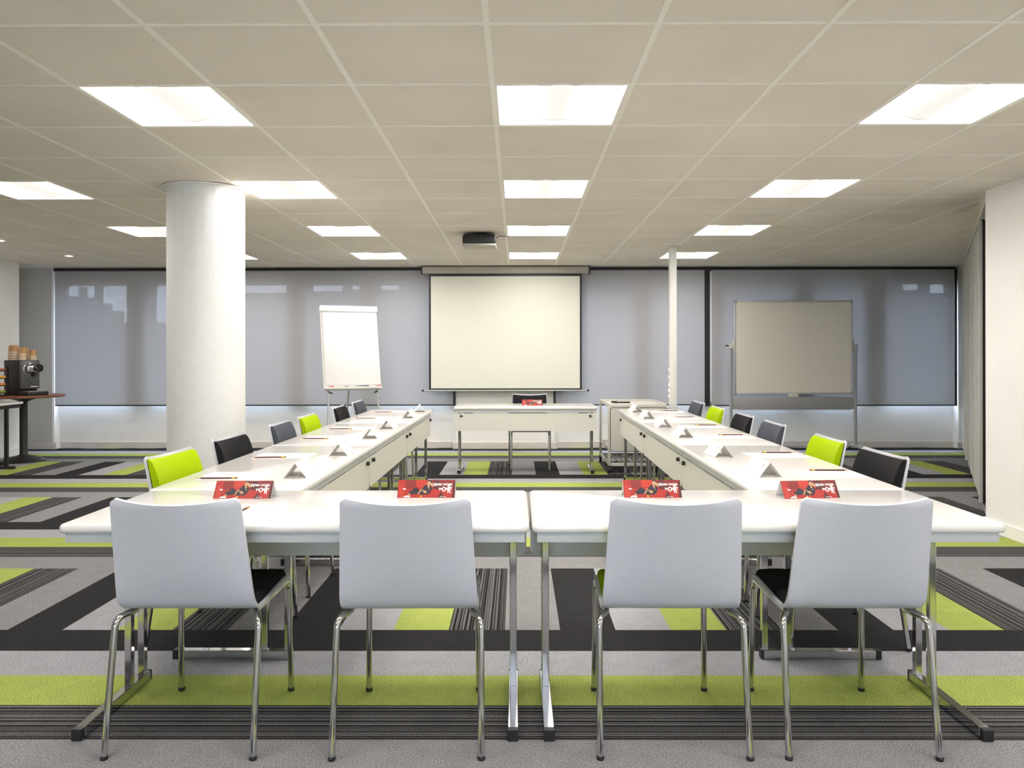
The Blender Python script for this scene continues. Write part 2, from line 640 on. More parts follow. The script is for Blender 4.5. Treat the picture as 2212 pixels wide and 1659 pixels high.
# back wall: parapet, header, piers between the windows
OPEN = [(-6.12, -5.17), (-4.92, -4.12), (-3.92, -3.04), (-2.79, -2.08), (-1.86, -0.95),
        (0.62, 1.52), (1.78, 2.46), (2.74, 3.62), (3.90, 4.56), (4.86, 5.80)]
SILL, HEAD = 0.62, 2.215
bm = new()
add_box(bm, BX0, BX1, WALLY, WALLY + 0.22, 0, SILL)
add_box(bm, -6.13, 5.83, 10.175, WALLY + 0.22, HEAD, ZC + 0.3)
xs = [-6.13] + [v for a in OPEN for v in a] + [5.83]
for k in range(0, len(xs), 2):
    add_box(bm, xs[k], xs[k + 1], 10.175, WALLY + 0.22, SILL, HEAD)
struct('wall_back', bm, 'wall')
# pier in the middle behind the screen
box_struct('wall_back_pier', -0.815, 0.50, 10.16, WALLY, 0, ZC, 'wall')
# returns at both ends of the window band
bm = new()
add_box(bm, -7.4, -6.16, 10.17, WALLY + 0.22, 0, ZC)
struct('wall_back_return', bm, 'greywall')
box_struct('trim_2', -6.16, -6.13, 10.165, WALLY, 0, ZC, 'wall')
box_struct('wall_back_end', 5.80, 6.10, 10.15, WALLY + 0.22, 0, ZC, 'wall')

for n, (a, b) in enumerate(OPEN):
    w = thing('window_%d' % (n + 1), 'tall aluminium window behind the roller blinds', 'window', ((a + b) / 2, WALLY + 0.12, SILL))
    del w['label'], w['category']
    w['kind'] = 'structure'
    h = HEAD - SILL
    hw = (b - a) / 2
    bm = new()
    for (p0, p1, q0, q1) in ((-hw, -hw + 0.03, 0, h), (hw - 0.03, hw, 0, h), (-hw + 0.03, hw - 0.03, 0, 0.03), (-hw + 0.03, hw - 0.03, h - 0.03, h)):
        add_box(bm, p0, p1, -0.03, 0.03, q0, q1)
    obj('window_frame', bm, 'polepaint', w, None)
    bm = new()
    add_box(bm, -hw + 0.03, hw - 0.03, -0.004, 0.004, 0.03, h - 0.03)
    obj('pane', bm, 'glass', w, None)

# left wall, ends before the window band
box_struct('wall_left', -7.6, -6.24, BY0, 9.62, 0, ZC, 'wall')
box_struct('wall_left_alcove', -7.6, -7.4, 9.62, 10.5, 0, ZC, 'greywall')
# right wall up to the corner, then the slanted wall that carries the sliding partition
box_struct('wall_right', 3.317, 3.52, BY0, 5.467, 0, ZC, 'wall')
PD = Vector((0.4725, 0.8813, 0))        # direction of the slanted partition line
PN = Vector((-0.8813, 0.4725, 0))       # towards the room
P0 = Vector((3.354, 5.47, 0))


def along(t, n, z):
    p = P0 + PD * t + PN * n
    return Vector((p.x, p.y, z))


def slab(bm, t0, t1, n0, n1, z0, z1, bev=0.0):
    mtx = Matrix(((PD.x, PN.x, 0, P0.x), (PD.y, PN.y, 0, P0.y), (0, 0, 1, 0), (0, 0, 0, 1)))
    return add_box(bm, t0, t1, n0, n1, z0, z1, bev, 2, 0, mtx)


bm = new()
slab(bm, 0.02, 5.75, -0.16, -0.035, 0, ZC)
struct('wall_right_slanted', bm, 'greywall')
bm = new()
slab(bm, 0.05, 5.40, -0.035, 0.02, ZC - 0.045, ZC)
struct('trim_3', bm, 'polepaint')       # head rail
bm = new()
slab(bm, 0.10, 5.30, -0.035, 0.0, 0, 0.012)
struct('trim_4', bm, 'alu')             # floor track
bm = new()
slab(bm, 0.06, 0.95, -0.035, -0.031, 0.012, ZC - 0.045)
struct('gap_shade_strip', bm, 'black')           # black strip painting in the shade between wall corner and partition

# wall behind the viewpoint with one wide window
bm = new()
add_box(bm, BX0, 3.52, BY0 - 0.2, BY0, 0, 1.0)
add_box(bm, BX0, 3.52, BY0 - 0.2, BY0, 1.9, ZC + 0.3)
add_box(bm, BX0, -1.35, BY0 - 0.2, BY0, 1.0, 1.9)
add_box(bm, 1.35, 3.52, BY0 - 0.2, BY0, 1.0, 1.9)
struct('wall_front', bm, 'wall')
w = thing('window_11', '', '', (0, BY0 - 0.1, 1.0))
del w['label'], w['category']
w['kind'] = 'structure'
bm = new()
for x in (-1.32, 0, 1.32):
    add_box(bm, x - 0.03, x + 0.03, -0.04, 0.04, 0, 0.9)
add_box(bm, -1.3, 1.3, -0.04, 0.04, 0, 0.05)
add_box(bm, -1.3, 1.3, -0.04, 0.04, 0.85, 0.9)
obj('window_frame', bm, 'polepaint', w, None)
bm = new()
add_box(bm, -1.3, 1.3, -0.004, 0.004, 0.05, 0.85)
obj('pane', bm, 'glass', w, None)

# skirtings
bm = new()
add_box(bm, -6.10, -0.85, WALLY - 0.018, WALLY, 0, 0.085, 0.004)
add_box(bm, 0.53, 5.80, WALLY - 0.018, WALLY, 0, 0.085, 0.004)
add_box(bm, -0.85, 0.53, 10.142, 10.16, 0, 0.09, 0.004)
add_box(bm, -7.3, -6.10, 10.148, 10.168, 0, 0.085, 0.004)
add_box(bm, 5.78, 6.0, 10.132, 10.15, 0, 0.085, 0.004)
struct('baseboard_back', bm, 'skirt')
bm = new()
add_box(bm, 3.302, 3.317, BY0, 5.48, 0, 0.09, 0.004)
struct('baseboard_right', bm, 'wall')
bm = new()
add_box(bm, -6.24, -6.215, BY0, 9.645, 0, 0.10, 0.004)
struct('baseboard_left', bm, 'wall')

# outside
bm = new()
bm.faces.new([bm.verts.new(p) for p in ((-60, 10.6, -0.6), (60, 10.6, -0.6), (60, 70, -0.6), (-60, 70, -0.6))])
struct('ground', bm, 'asphalt')
bl = thing('building', 'dim grey building outside, a blurred shape behind the roller blinds', 'building', (0, 26, -0.6))
bm = new()
for (x0, x1, h) in ((-34, -15.3, 3.5), (-15.3, -14.85, 3.85), (-14.85, -14.65, 4.15), (-14.65, -14.3, 3.8), (-14.3, -14.1, 4.2), (-14.1, -13.8, 3.6), (-13.8, -13.4, 3.35), (-13.4, -11.6, 2.95), (-11.6, -9.8, 3.6), (-9.8, -7.8, 3.95), (-7.8, -7.6, 4.4), (-7.6, -5.9, 4.0), (-5.9, -5.6, 4.5), (-5.6, -4.0, 4.05), (-4.0, 13.0, 5.6), (13.0, 13.6, 4.0), (13.6, 13.9, 4.6), (13.9, 14.6, 3.9), (14.6, 34, 4.4)):
    add_box(bm, x0, x1, 0, 0.2, 0, h)
obj('wall', bm, 'facade', bl, None)
for k in range(12):
    bm = new()
    x = -27 + k * 4.9
    add_box(bm, x - 0.7, x + 0.7, -0.03, 0.05, 0.9, 2.2)
    obj('window', bm, 'facadewin', bl, None)

# ================================================================== COLUMN, POLE, PARTITION PANELS
t = thing('column', 'thick round white column with herringbone wallpaper beside the left table row', 'column', (-2.168, 5.365, 0))
t['kind'] = 'thing'
bm = new()
add_lathe(bm, [(0.2556, 0.0), (0.2556, ZC - 0.004)], 96)
obj('shaft', bm, 'column', t)
bm = new()
add_lathe(bm, [(0.2556, ZC - 0.014), (0.285, ZC - 0.012), (0.288, ZC - 0.004), (0.2556, ZC - 0.003)], 96, closed_ends=False)
obj('collar', bm, 'lampwhite', t)

t = thing('power_pole', 'slim square white service pole between floor and ceiling, with socket outlets', 'pole', (1.662, 8.228, 0))
bm = new()
add_box(bm, -0.037, 0.037, -0.037, 0.037, 0.0, ZC, 0.004)
obj('post', bm, 'polepaint', t)
for k, z in enumerate((0.80, 0.86, 0.92, 1.00, 1.08)):
    bm = new()
    add_box(bm, -0.047, -0.036, -0.022, 0.022, z - 0.015, z + 0.015, 0.003)
    obj('socket_outlet', bm, 'whiteprint', t)

for (t0, t1, lab) in ((0.93, 3.60, 'wide grey sliding partition panel next to the right wall corner'),
                      (3.79, 5.22, 'narrow grey sliding partition panel in the corner by the windows')):
    pt = thing('partition_panel', lab, 'partition', tuple(along((t0 + t1) / 2, 0, 0)), group='sliding partition panels')
    pt.rotation_euler = (0, 0, math.atan2(PD.y, PD.x))
    hl = (t1 - t0) / 2
    bm = new()
    add_box(bm, -hl + 0.012, hl, -0.03, 0.012, 0.03, ZC - 0.07)
    obj('board', bm, 'partition', pt, None)
    bm = new()
    add_box(bm, -hl, -hl + 0.012, 0.000, 0.030, 0.03, ZC - 0.07, 0.002)
    obj('edge_profile', bm, 'polepaint', pt)
    bm = new()
    add_box(bm, -hl + 0.002, -hl + 0.012, -0.032, 0.000, 0.03, ZC - 0.07)
    obj('black_edging', bm, 'black', pt, None)  # black strip painted in as the shade of the gap behind the profile
    for s in ((-hl + 0.95, -hl + 1.75) if t1 - t0 > 2 else (hl - 0.6,)):
        bm = new()
        add_box(bm, s - 0.012, s + 0.012, 0.012, 0.019, 0.03, ZC - 0.07, 0.002)
        obj('joint_strip', bm, 'polepaint', pt)
    bm = new()
    for s in (-hl + 0.12, hl - 0.12):
        add_box(bm, s - 0.02, s + 0.02, -0.02, 0.0, 0.008, 0.03)
        add_box(bm, s - 0.02, s + 0.02, -0.02, 0.0, ZC - 0.07, ZC - 0.044)
    obj('glide', bm, 'black', pt, None)

# ================================================================== CEILING LIGHTS
def make_light(label):
    t = thing('ceiling_light', label, 'ceiling light', (0, 0, ZC), 0, 'recessed square ceiling lights')
    h = TS / 2
    bm = new()                              # rim
    for (x0, x1, y0, y1) in ((-h, -h + .02, -h, h), (h - .02, h, -h, h), (-h + .02, h - .02, -h, -h + .02), (-h + .02, h - .02, h - .02, h)):
        add_box(bm, x0, x1, y0, y1, -0.001, 0.012)
    obj('rim', bm, 'lampwhite', t, None)
    bm = new()                              # reflector tray, open below
    a, b, z0, z1 = h - .02, h - .09, 0.006, 0.075
    lo = [bm.verts.new(p) for p in ((-a, -a, z0), (a, -a, z0), (a, a, z0), (-a, a, z0))]
    hi = [bm.verts.new(p) for p in ((-b, -a + .03, z1), (b, -a + .03, z1), (b, a - .03, z1), (-b, a - .03, z1))]
    for k in range(4):
        bm.faces.new((lo[k], lo[(k + 1) % 4], hi[(k + 1) % 4], hi[k]))
    bm.faces.new(hi)
    obj('reflector', bm, 'reflector', t, None)
    bm = new()                              # barrel-shaped perforated diffuser hanging in the tray
    n = 20
    R, dep = 0.10, 0.05

    def arc(k):
        an = pi * k / n
        return (-R * cos(an), 0.055 - dep * sin(an))
    for k in range(n):
        (xa, za), (xb, zb) = arc(k), arc(k + 1)
        bm.faces.new([bm.verts.new(p) for p in ((xa, -a + .032, za), (xb, -a + .032, zb), (xb, a - .05, zb), (xa, a - .05, za))])
    bmesh.ops.remove_doubles(bm, verts=bm.verts, dist=1e-5)
    df = obj('diffuser', bm, 'diffuser', t, 60)
    bm = new()                              # end rim of the diffuser
    add_tube(bm, [(arc(k)[0], a - .05, arc(k)[1]) for k in range(n + 1)], 0.0024, 6)
    obj('end_rim', bm, 'lampend', df)
    return t


ROWN = {1: 'nearest', 4: 'second nearest', 7: 'third nearest', 10: 'farthest'}
COLN = {-3: 'in the ceiling line over the left table row', 0: 'in the ceiling line leading to the screen', 3: 'in the ceiling line over the right table row'}
light0 = None
for (i, j) in lamp_cells:
    if i == -6:
        lab = {4: 'recessed square ceiling light at the left edge, left of the column top',
               7: 'recessed square ceiling light partly hidden by the left side of the column',
               10: 'recessed square ceiling light peeking out right of the column top'}[j]
    elif j in ROWN:
        lab = 'recessed square ceiling light, %s %s' % (ROWN[j], COLN[i])
    else:
        lab = 'recessed square ceiling light %s, %s' % (
            'just above the viewpoint' if j == -2 else 'behind the viewpoint', {-3: 'column-side line', 0: 'middle line', 3: 'right wall line'}[i])
    loc = (TX + (i + .5) * TS, TY + (j + .5) * TS, ZC)
    if light0 is None:
        light0 = make_light(lab)
        light0.location = loc
    else:
        dup(light0, loc, 0, lab)

for k, (x, y) in enumerate(((-5.205, 8.92), (-5.195, 7.72), (-5.19, 6.52))):  # last one is out of view, added to brighten the left wall
    t = thing('downlight', ('small round recessed spotlight above the coffee machine', 'small round recessed spotlight at the left edge, nearer than the other',
                                     'small unseen spotlight added outside the picture to brighten the left wall')[k],
              'spotlight', (x, y, ZC), 0, 'small ceiling spotlights')
    bm = new()
    add_lathe(bm, [(0.024, -0.001), (0.042, -0.004), (0.044, -0.001)], 24, closed_ends=False)
    obj('ring', bm, 'lampwhite', t)
    bm = new()
    add_lathe(bm, [(0.001, -0.003), (0.022, -0.0025), (0.024, -0.001)], 24)
    obj('bulb', bm, 'spot', t)

# ================================================================== TABLES
def make_table(label, foot0, foot1, post_a, post_b, D=0.62, L=1.508, group='white folding tables of the meeting square'):
    t = thing('folding_table', label, 'table', (0, 0, 0), 0, group)
    hl, hd = L / 2, D / 2
    bm = new()                              # top with soft rounded edge
    r = 0.024
    prof = [(-0.004, 0.672), (-0.001, 0.676), (0.0, 0.684), (-0.0015, 0.692), (-0.006, 0.6975), (-0.013, 0.700)]
    loops = []
    loops.append([bm.verts.new((x, y, 0.670)) for x, y in rrect(-hl + .012, hl - .012, -hd + .012, hd - .012, r - .010, 6)])
    for off, z in prof:
        loops.append([bm.verts.new((x, y, z)) for x, y in rrect(-hl - off, hl + off, -hd - off, hd + off, r + off, 6)])
    n = len(loops[0])
    for a, b in zip(loops[:-1], loops[1:]):
        for k in range(n):
            bm.faces.new((a[k], a[(k + 1) % n], b[(k + 1) % n], b[k]))
    bm.faces.new(list(reversed(loops[0])))
    bm.faces.new(loops[-1])
    obj('tabletop', bm, 'table', t, 50)
    bm = new()                              # steel apron frame
    ax, ay = hl - 0.016, hd - 0.022
    add_box(bm, -ax, ax, -ay, -ay + .025, 0.637, 0.670, 0.002)
    add_box(bm, -ax, ax, ay - .025, ay, 0.637, 0.670, 0.002)
    add_box(bm, -ax, -ax + .025, -ay + .025, ay - .025, 0.637, 0.670, 0.002)
    add_box(bm, ax - .025, ax, -ay + .025, ay - .025, 0.637, 0.670, 0.002)
    obj('apron', bm, 'apron', t)
    bm = new()                              # modesty panel on the far long side
    y = ay - 0.019
    add_prism(bm, rrect(-hl + .004, hl - .004, 0.448, 0.631, 0.03, 5, (1, 1, 0, 0)), lambda a, b, h: Vector((a, y + h, b)), 0.017)
    pn = obj('modesty_panel', bm, 'panel', t)
    for s in (-0.672, 0.672):
        bm = new()
        add_lathe(bm, [(0.006, y + .017), (0.011, y + .018), (0.0125, y + .024), (0.0125, y + .032), (0.010, y + .036)], 16, (s, 0, 0.603), 'Y')
        add_box(bm, s - 0.022, s, y + .024, y + .032, 0.5995, 0.6065, 0.002)
        obj('knob', bm, 'black', pn)
    bm = new()
    for s in (-0.6, 0.6):
        add_box(bm, s - 0.05, s + 0.05, y, y + .014, 0.631, 0.640)
    add_box(bm, -0.18, 0.18, y, y + .014, 0.631, 0.638)
    obj('hinge', bm, 'black', pn, None)
    for s in (-1, 1):                       # T-shaped folding legs: two square posts on a floor bar
        x = s * (hl - 0.055)
        bm = new()
        for py in (post_a, post_b):
            add_box(bm, x - .0125, x + .0125, py - .0125, py + .0125, 0.036, 0.640, 0.0018, 1)
        add_box(bm, x - .010, x + .010, post_a + .0125, post_b - .0125, 0.60, 0.63)
        lg = obj('leg', bm, 'chrome', t, None)
        bm = new()
        add_box(bm, x - .0165, x + .0165, foot0 + .022, foot1 - .010, 0.001, 0.037, 0.0022, 1)
        obj('foot_bar', bm, 'chrome', lg, None)
        for (a, b) in ((foot0, foot0 + .022), (foot1 - .010, foot1)):
            bm = new()
            add_box(bm, x - .0175, x + .0175, a, b, 0.0, 0.038, 0.002, 1)
            obj('end_cap', bm, 'black', lg, None)
    return t


front = make_table('front white folding table left of the gap, its plain edge towards the viewer', -0.30, 0.18, 0.042, 0.140, D=0.63, L=1.514)
front.location = (-0.7175, 2.768, 0)
dup(front, (0.804, 2.768, 0), 0, 'front white folding table right of the gap, its plain edge towards the viewer')
side = make_table('white folding table of the column-side row, joined to the front table', -0.225, 0.262, 0.150, 0.245)
LT = [(-1.177, 3.848), (-1.164, 5.361), (-1.151, 6.874)]
RT = [(1.262, 3.848), (1.281, 5.361), (1.300, 6.874)]
RL, RR = radians(-90.5), radians(89.3)
side.location = (LT[0][0], LT[0][1], 0)
side.rotation_euler = (0, 0, RL)
dup(side, (*LT[1], 0), RL, 'middle white folding table of the column-side row')
dup(side, (*LT[2], 0), RL, 'far end white folding table of the column-side row, nearest the flipchart')
dup(side, (*RT[0], 0), RR, 'white folding table of the whiteboard-side row, joined to the front table')
dup(side, (*RT[1], 0), RR, 'middle white folding table of the whiteboard-side row')
dup(side, (*RT[2], 0), RR, 'far end white folding table of the whiteboard-side row, nearest the trolley')
desk = make_table('white folding table standing alone under the projection screen, panel with two knobs', -0.200, 0.278, 0.110, 0.205, D=0.58, L=1.50)
desk.location = (0.088, 8.29, 0)
desk.rotation_euler = (0, 0, pi)

# ================================================================== CHAIRS
_prof = []


def chair_profile():
    """centre line of the bent shell, (y, z), from the seat front to the top of the back"""
    p = [(0.222, 0.420), (0.214, 0.428), (0.200, 0.4335), (0.17, 0.436), (0.08, 0.435), (-0.03, 0.432)]
    for k in range(10):
        a = radians(77.3) * k / 9
        p.append((-0.115 - 0.08 * sin(a), 0.512 - 0.08 * cos(a)))
    y0, z0 = p[-1]
    for k in range(1, 9):
        z = z0 + (0.806 - z0) * k / 8
        p.append((y0 - 0.2256 * (z - z0), z))
    return p


PROF = chair_profile()
SL = [0.0]
for a, b in zip(PROF[:-1], PROF[1:]):
    SL.append(SL[-1] + math.hypot(b[0] - a[0], b[1] - a[1]))
STOT = SL[-1]


def shell_at(s):
    """position and upward/forward normal on the centre line at arc length s"""
    s = max(0.0, min(STOT, s))
    for k in range(len(SL) - 1):
        if s <= SL[k + 1] + 1e-9:
            f = (s - SL[k]) / (SL[k + 1] - SL[k])
            break

    def tang(i):
        a, b = PROF[max(0, i - 1)], PROF[min(len(PROF) - 1, i + 1)]
        d = Vector((b[0] - a[0], b[1] - a[1]))
        return d.normalized()
    p = Vector(PROF[k]) * (1 - f) + Vector(PROF[k + 1]) * f
    tg = (tang(k) * (1 - f) + tang(k + 1) * f).normalized()
    nrm = Vector((tg.y, -tg.x))     # seat: tangent (-1,0) -> normal (0,1); back: tangent up -> normal forward
    return p, nrm


def half_width(s):
    w = 0.206 + 0.010 * min(1, s / 0.3) if s < 0.42 else 0.216 - 0.018 * (s - 0.42) / (STOT - 0.42)
    r = 0.016
    for d in (s, STOT - s):
        if d < r:
            w -= r - sqrt(max(0, r * r - (r - d) ** 2))
    return w


def shell_point(s, x, off, w=None):
    p, n = shell_at(s)
    hw = half_width(s) if w is None else w
    tb = max(0.0, min(1.0, (p.y - 0.50) / 0.31))        # 0 at the seat, 1 at the top of the back
    yy = p.x + n.x * off - 0.040 * (1 - x * x) * sqrt(tb)
    zz = p.y + n.y * off - 0.015 * (1 - x * x) * tb ** 3
    return Vector((x * hw, yy, zz))


def uneven(u, n_end=0.06):
    """denser rows near both ends"""
    return 0.5 - 0.5 * cos(pi * u) if True else u


def make_chair(kind, label, group):
    t = thing('meeting_chair', label, 'chair', (0, 0, 0), 0, group)
    bm = new()
    h = 0.0052

    def sm(u):
        return STOT * (0.65 * u + 0.35 * (0.5 - 0.5 * cos(pi * u)))
    add_solid(bm, lambda u, v: shell_point(sm(u), 2 * v - 1, h), lambda u, v: shell_point(sm(u), 2 * v - 1, -h), 46, 14)
    obj('shell', bm, 'shell', t, 50)
    pm = 'pad_' + kind
    # seat pad
    s0, s1 = 0.018, 0.350

    def seat(u, v, top):
        s = s0 + (s1 - s0) * u
        x = 2 * v - 1
        w = half_width(s) - 0.012
        d = min((s - s0), (s1 - s) * 1.0, (1 - abs(x)) * w)
        f = sqrt(max(0, 1 - (1 - min(1, d / 0.02)) ** 2))
        return shell_point(s, x, h + (0.004 + 0.020 * f if top else -0.001), w)
    bm = new()
    add_solid(bm, lambda u, v: seat(0.5 - 0.5 * cos(pi * u), 0.5 - 0.5 * cos(pi * v), True),
              lambda u, v: seat(0.5 - 0.5 * cos(pi * u), 0.5 - 0.5 * cos(pi * v), False), 28, 18)
    obj('seat_pad', bm, pm, t, 60)
    # back pad, thick below and rounded off at the top edge
    b0, b1 = 0.452, STOT - 0.014

    def back(u, v, top):
        s = b0 + (b1 - b0) * u
        x = 2 * v - 1
        w = min(half_width(s), 0.2) - 0.012
        d = min((b1 - s), (s - b0) * 2)
        f = sqrt(max(0, 1 - (1 - min(1, d / 0.11)) ** 2))
        e = min(1, (1 - abs(x)) * w / 0.006)
        return shell_point(s, x, h + ((0.003 + 0.031 * f) * (0.86 + 0.14 * e) if top else -0.001), w)
    bm = new()
    add_solid(bm, lambda u, v: back(0.5 - 0.5 * cos(pi * u), 0.5 - 0.5 * cos(pi * v), True),
              lambda u, v: back(0.5 - 0.5 * cos(pi * u), 0.5 - 0.5 * cos(pi * v), False), 20, 14)
    obj('back_pad', bm, pm, t, 45)
    # chrome frame: four legs bent into two rails beneath the seat
    R = 0.0105
    for s in (-1, 1):
        for rear in (0, 1):
            if rear:
                pts = [(s * 0.196, -0.03, 0.4165), (s * 0.197, -0.125, 0.4165), (s * 0.226, -0.178, 0.413), (s * 0.229, -0.243, 0.006)]
                rad = 0.06
            else:
                pts = [(s * 0.196, 0.09, 0.4165), (s * 0.198, 0.232, 0.4185), (s * 0.203, 0.246, 0.006)]
                rad = 0.045
            bm = new()
            add_tube(bm, fillet(pts, rad, 7), R, 12)
            lg = obj('leg', bm, 'chrome', t, 50)
            e = Vector(pts[-1])
            bm = new()
            add_lathe(bm, [(0.0112, 0.0), (0.0118, 0.002), (0.0118, 0.012), (0.0112, 0.013)], 12, (e.x, e.y + (0.0015 if rear else 0), 0))
            obj('foot_cap', bm, 'black', lg)
        bm = new()
        add_tube(bm, [(s * 0.196, -0.03, 0.4165), (s * 0.196, 0.09, 0.4165)], R, 12)
        obj('seat_rail', bm, 'chrome', t, 50)
    bm = new()
    for y in (-0.02, 0.085):
        add_box(bm, -0.192, 0.192, y - .012, y + .012, 0.412, 0.4245)
    obj('cross_bar', bm, 'blackmetal', t, None)
    return t


PROTO = {}


def chair(kind, x, y, rot, label, group):
    if kind not in PROTO:
        PROTO[kind] = make_chair(kind, label, group)
        o = PROTO[kind]
        o.location = (x, y, 0)
        o.rotation_euler = (0, 0, radians(rot))
    else:
        o = dup(PROTO[kind], (x, y, 0), radians(rot), label, group)
    return o


G1 = 'white-backed chairs along the front tables'
chair('black', -1.041, 2.600, 0.0, 'white-backed chair with black seat, leftmost of the four along the front tables', G1)
chair('black', -0.343, 2.599, 0.6, 'white-backed chair with black seat, standing left of the gap between the front tables', G1)
chair('green', 0.484, 2.602, -0.4, 'white-backed chair with green seat, standing right of the gap between the front tables', G1)
chair('black', 1.062, 2.601, -0.5, 'white-backed chair with black seat, rightmost of the four along the front tables', G1)
chair('black', 0.139, 8.415, 180, 'black padded chair behind the lone table under the projection screen', 'chairs behind the tables')
G2, G3 = 'chairs along the column-side table row', 'chairs along the whiteboard-side table row'
for kind, y, dr, gap, lab in (
        ('green', 3.455, -5, .020, 'lime green padded chair in front of the column, first in the column-side row'),
        ('black', 4.150, -3, .014, 'black padded chair right beside the column, second in the column-side row'),
        ('slate', 5.000, 0, .006, 'slate grey padded chair between a black and a lime one, column-side row'),
        ('green', 5.625, -1, .008, 'lime green padded chair farther along the column-side row, just before the flipchart'),
        ('black', 6.590, 0, .006, 'black padded chair in front of the flipchart, column-side row'),
        ('slate', 7.330, 0, .006, 'slate grey padded chair at the far end of the column-side row')):
    edge = -1.177 + 0.0087 * (y - 3.848) - 0.31
    chair(kind, edge - gap + 0.197, y, -90.5 + dr, lab, G2)
for kind, y, dr, gap, lab in (
        ('black', 3.445, 3, .014, 'black padded chair nearest the viewer in the whiteboard-side row'),
        ('green', 4.068, 1, .010, 'lime green padded chair nearest the viewer in the whiteboard-side row'),
        ('slate', 4.965, 1, .010, 'slate grey padded chair nearest the viewer in the whiteboard-side row'),
        ('black', 5.640, 1, .010, 'black padded chair under the left post of the whiteboard, whiteboard-side row'),
        ('green', 6.430, 1, .010, 'lime green padded chair by the black gap of the blinds, whiteboard-side row'),
        ('slate', 7.150, 1, .010, 'slate grey padded chair at the far end of the whiteboard-side row')):
    edge = 1.262 + 0.0122 * (y - 3.848) + 0.31
    chair(kind, edge + gap - 0.197, y, 89.3 + dr, lab, G3)

# ================================================================== THINGS ON THE TABLES
TOP = 0.7002
ORD = ('first', 'second', 'third', 'fourth', 'fifth', 'sixth')


def make_pencil(label):
    t = thing('pencil', label, 'pencil', (0, 0, 0), 0, 'red pencils on the tables')
    R = 0.0038
    bm = new()
    add_lathe(bm, [(R, -0.062), (R, 0.072)], 6, (0, 0, R), 'X')
    obj('barrel', bm, 'pencil', t, None)
    bm = new()
    add_lathe(bm, [(R, 0.0), (0.0012, 0.017)], 12, (0.072, 0, R), 'X')
    obj('sharpened_tip', bm, 'wood', t, None)
    bm = new()
    add_lathe(bm, [(0.0012, 0.0), (0.0003, 0.006)], 8, (0.089, 0, R), 'X')
    obj('lead', bm, 'black', t, None)
    bm = new()
    add_lathe(bm, [(R * 1.05, -0.078), (R * 1.05, -0.062)], 12, (0, 0, R * 1.05), 'X')
    obj('ferrule', bm, 'yellow', t)
    bm = new()
    add_lathe(bm, [(R * .7, -0.0865), (R * .95, -0.085), (R, -0.078)], 12, (0, 0, R), 'X')
    obj('eraser', bm, 'eraser', t)
    return t


def make_sheet(label):
    bm = new()
    add_box(bm, -0.1485, 0.1485, -0.105, 0.105, 0, 0.0008)
    return tag(obj('paper_sheet', bm, 'paper', None, None), label, 'paper', 'blank paper sheets on the tables')


def make_tent(label):
    """white card folded to a three-sided tent, ridge along its local Y"""
    t = thing('name_card', label, 'name card', (0, 0, 0), 0, 'white folded name cards')
    w, h, l, th = 0.050, 0.066, 0.105, 0.0007
    bm = new()
    pts = [(-w, 0.0008), (0, h), (w, 0.0008)]
    for (a, b) in ((pts[0], pts[1]), (pts[1], pts[2]), ((-w, 0.0004), (w, 0.0004))):
        d = Vector((b[0] - a[0], b[1] - a[1])).normalized()
        nn = Vector((-d.y, d.x)) * th
        add_prism(bm, [(a[0], a[1]), (b[0], b[1]), (b[0] + nn.x, b[1] + nn.y), (a[0] + nn.x, a[1] + nn.y)],
                  lambda p, q, hh: Vector((p, -l + hh, q)), 2 * l)
    obj('folded_card', bm, 'thincard', t, None)
    for s in (-1, 1):
        bm = new()
        d = Vector((s * w, 0, -h)).normalized()
        nrm = Vector((s * h, 0, w)).normalized()
        o = Vector((0, s * 0.07, h)) + d * 0.022 + nrm * 0.0011
        q = [o, o + Vector((0, 0.016, 0)), o + Vector((0, 0.016, 0)) + d * 0.004, o + d * 0.004]
        bm.faces.new([bm.verts.new(p) for p in q])
        obj('printed_mark', bm, 'ink', t, None)
    return t


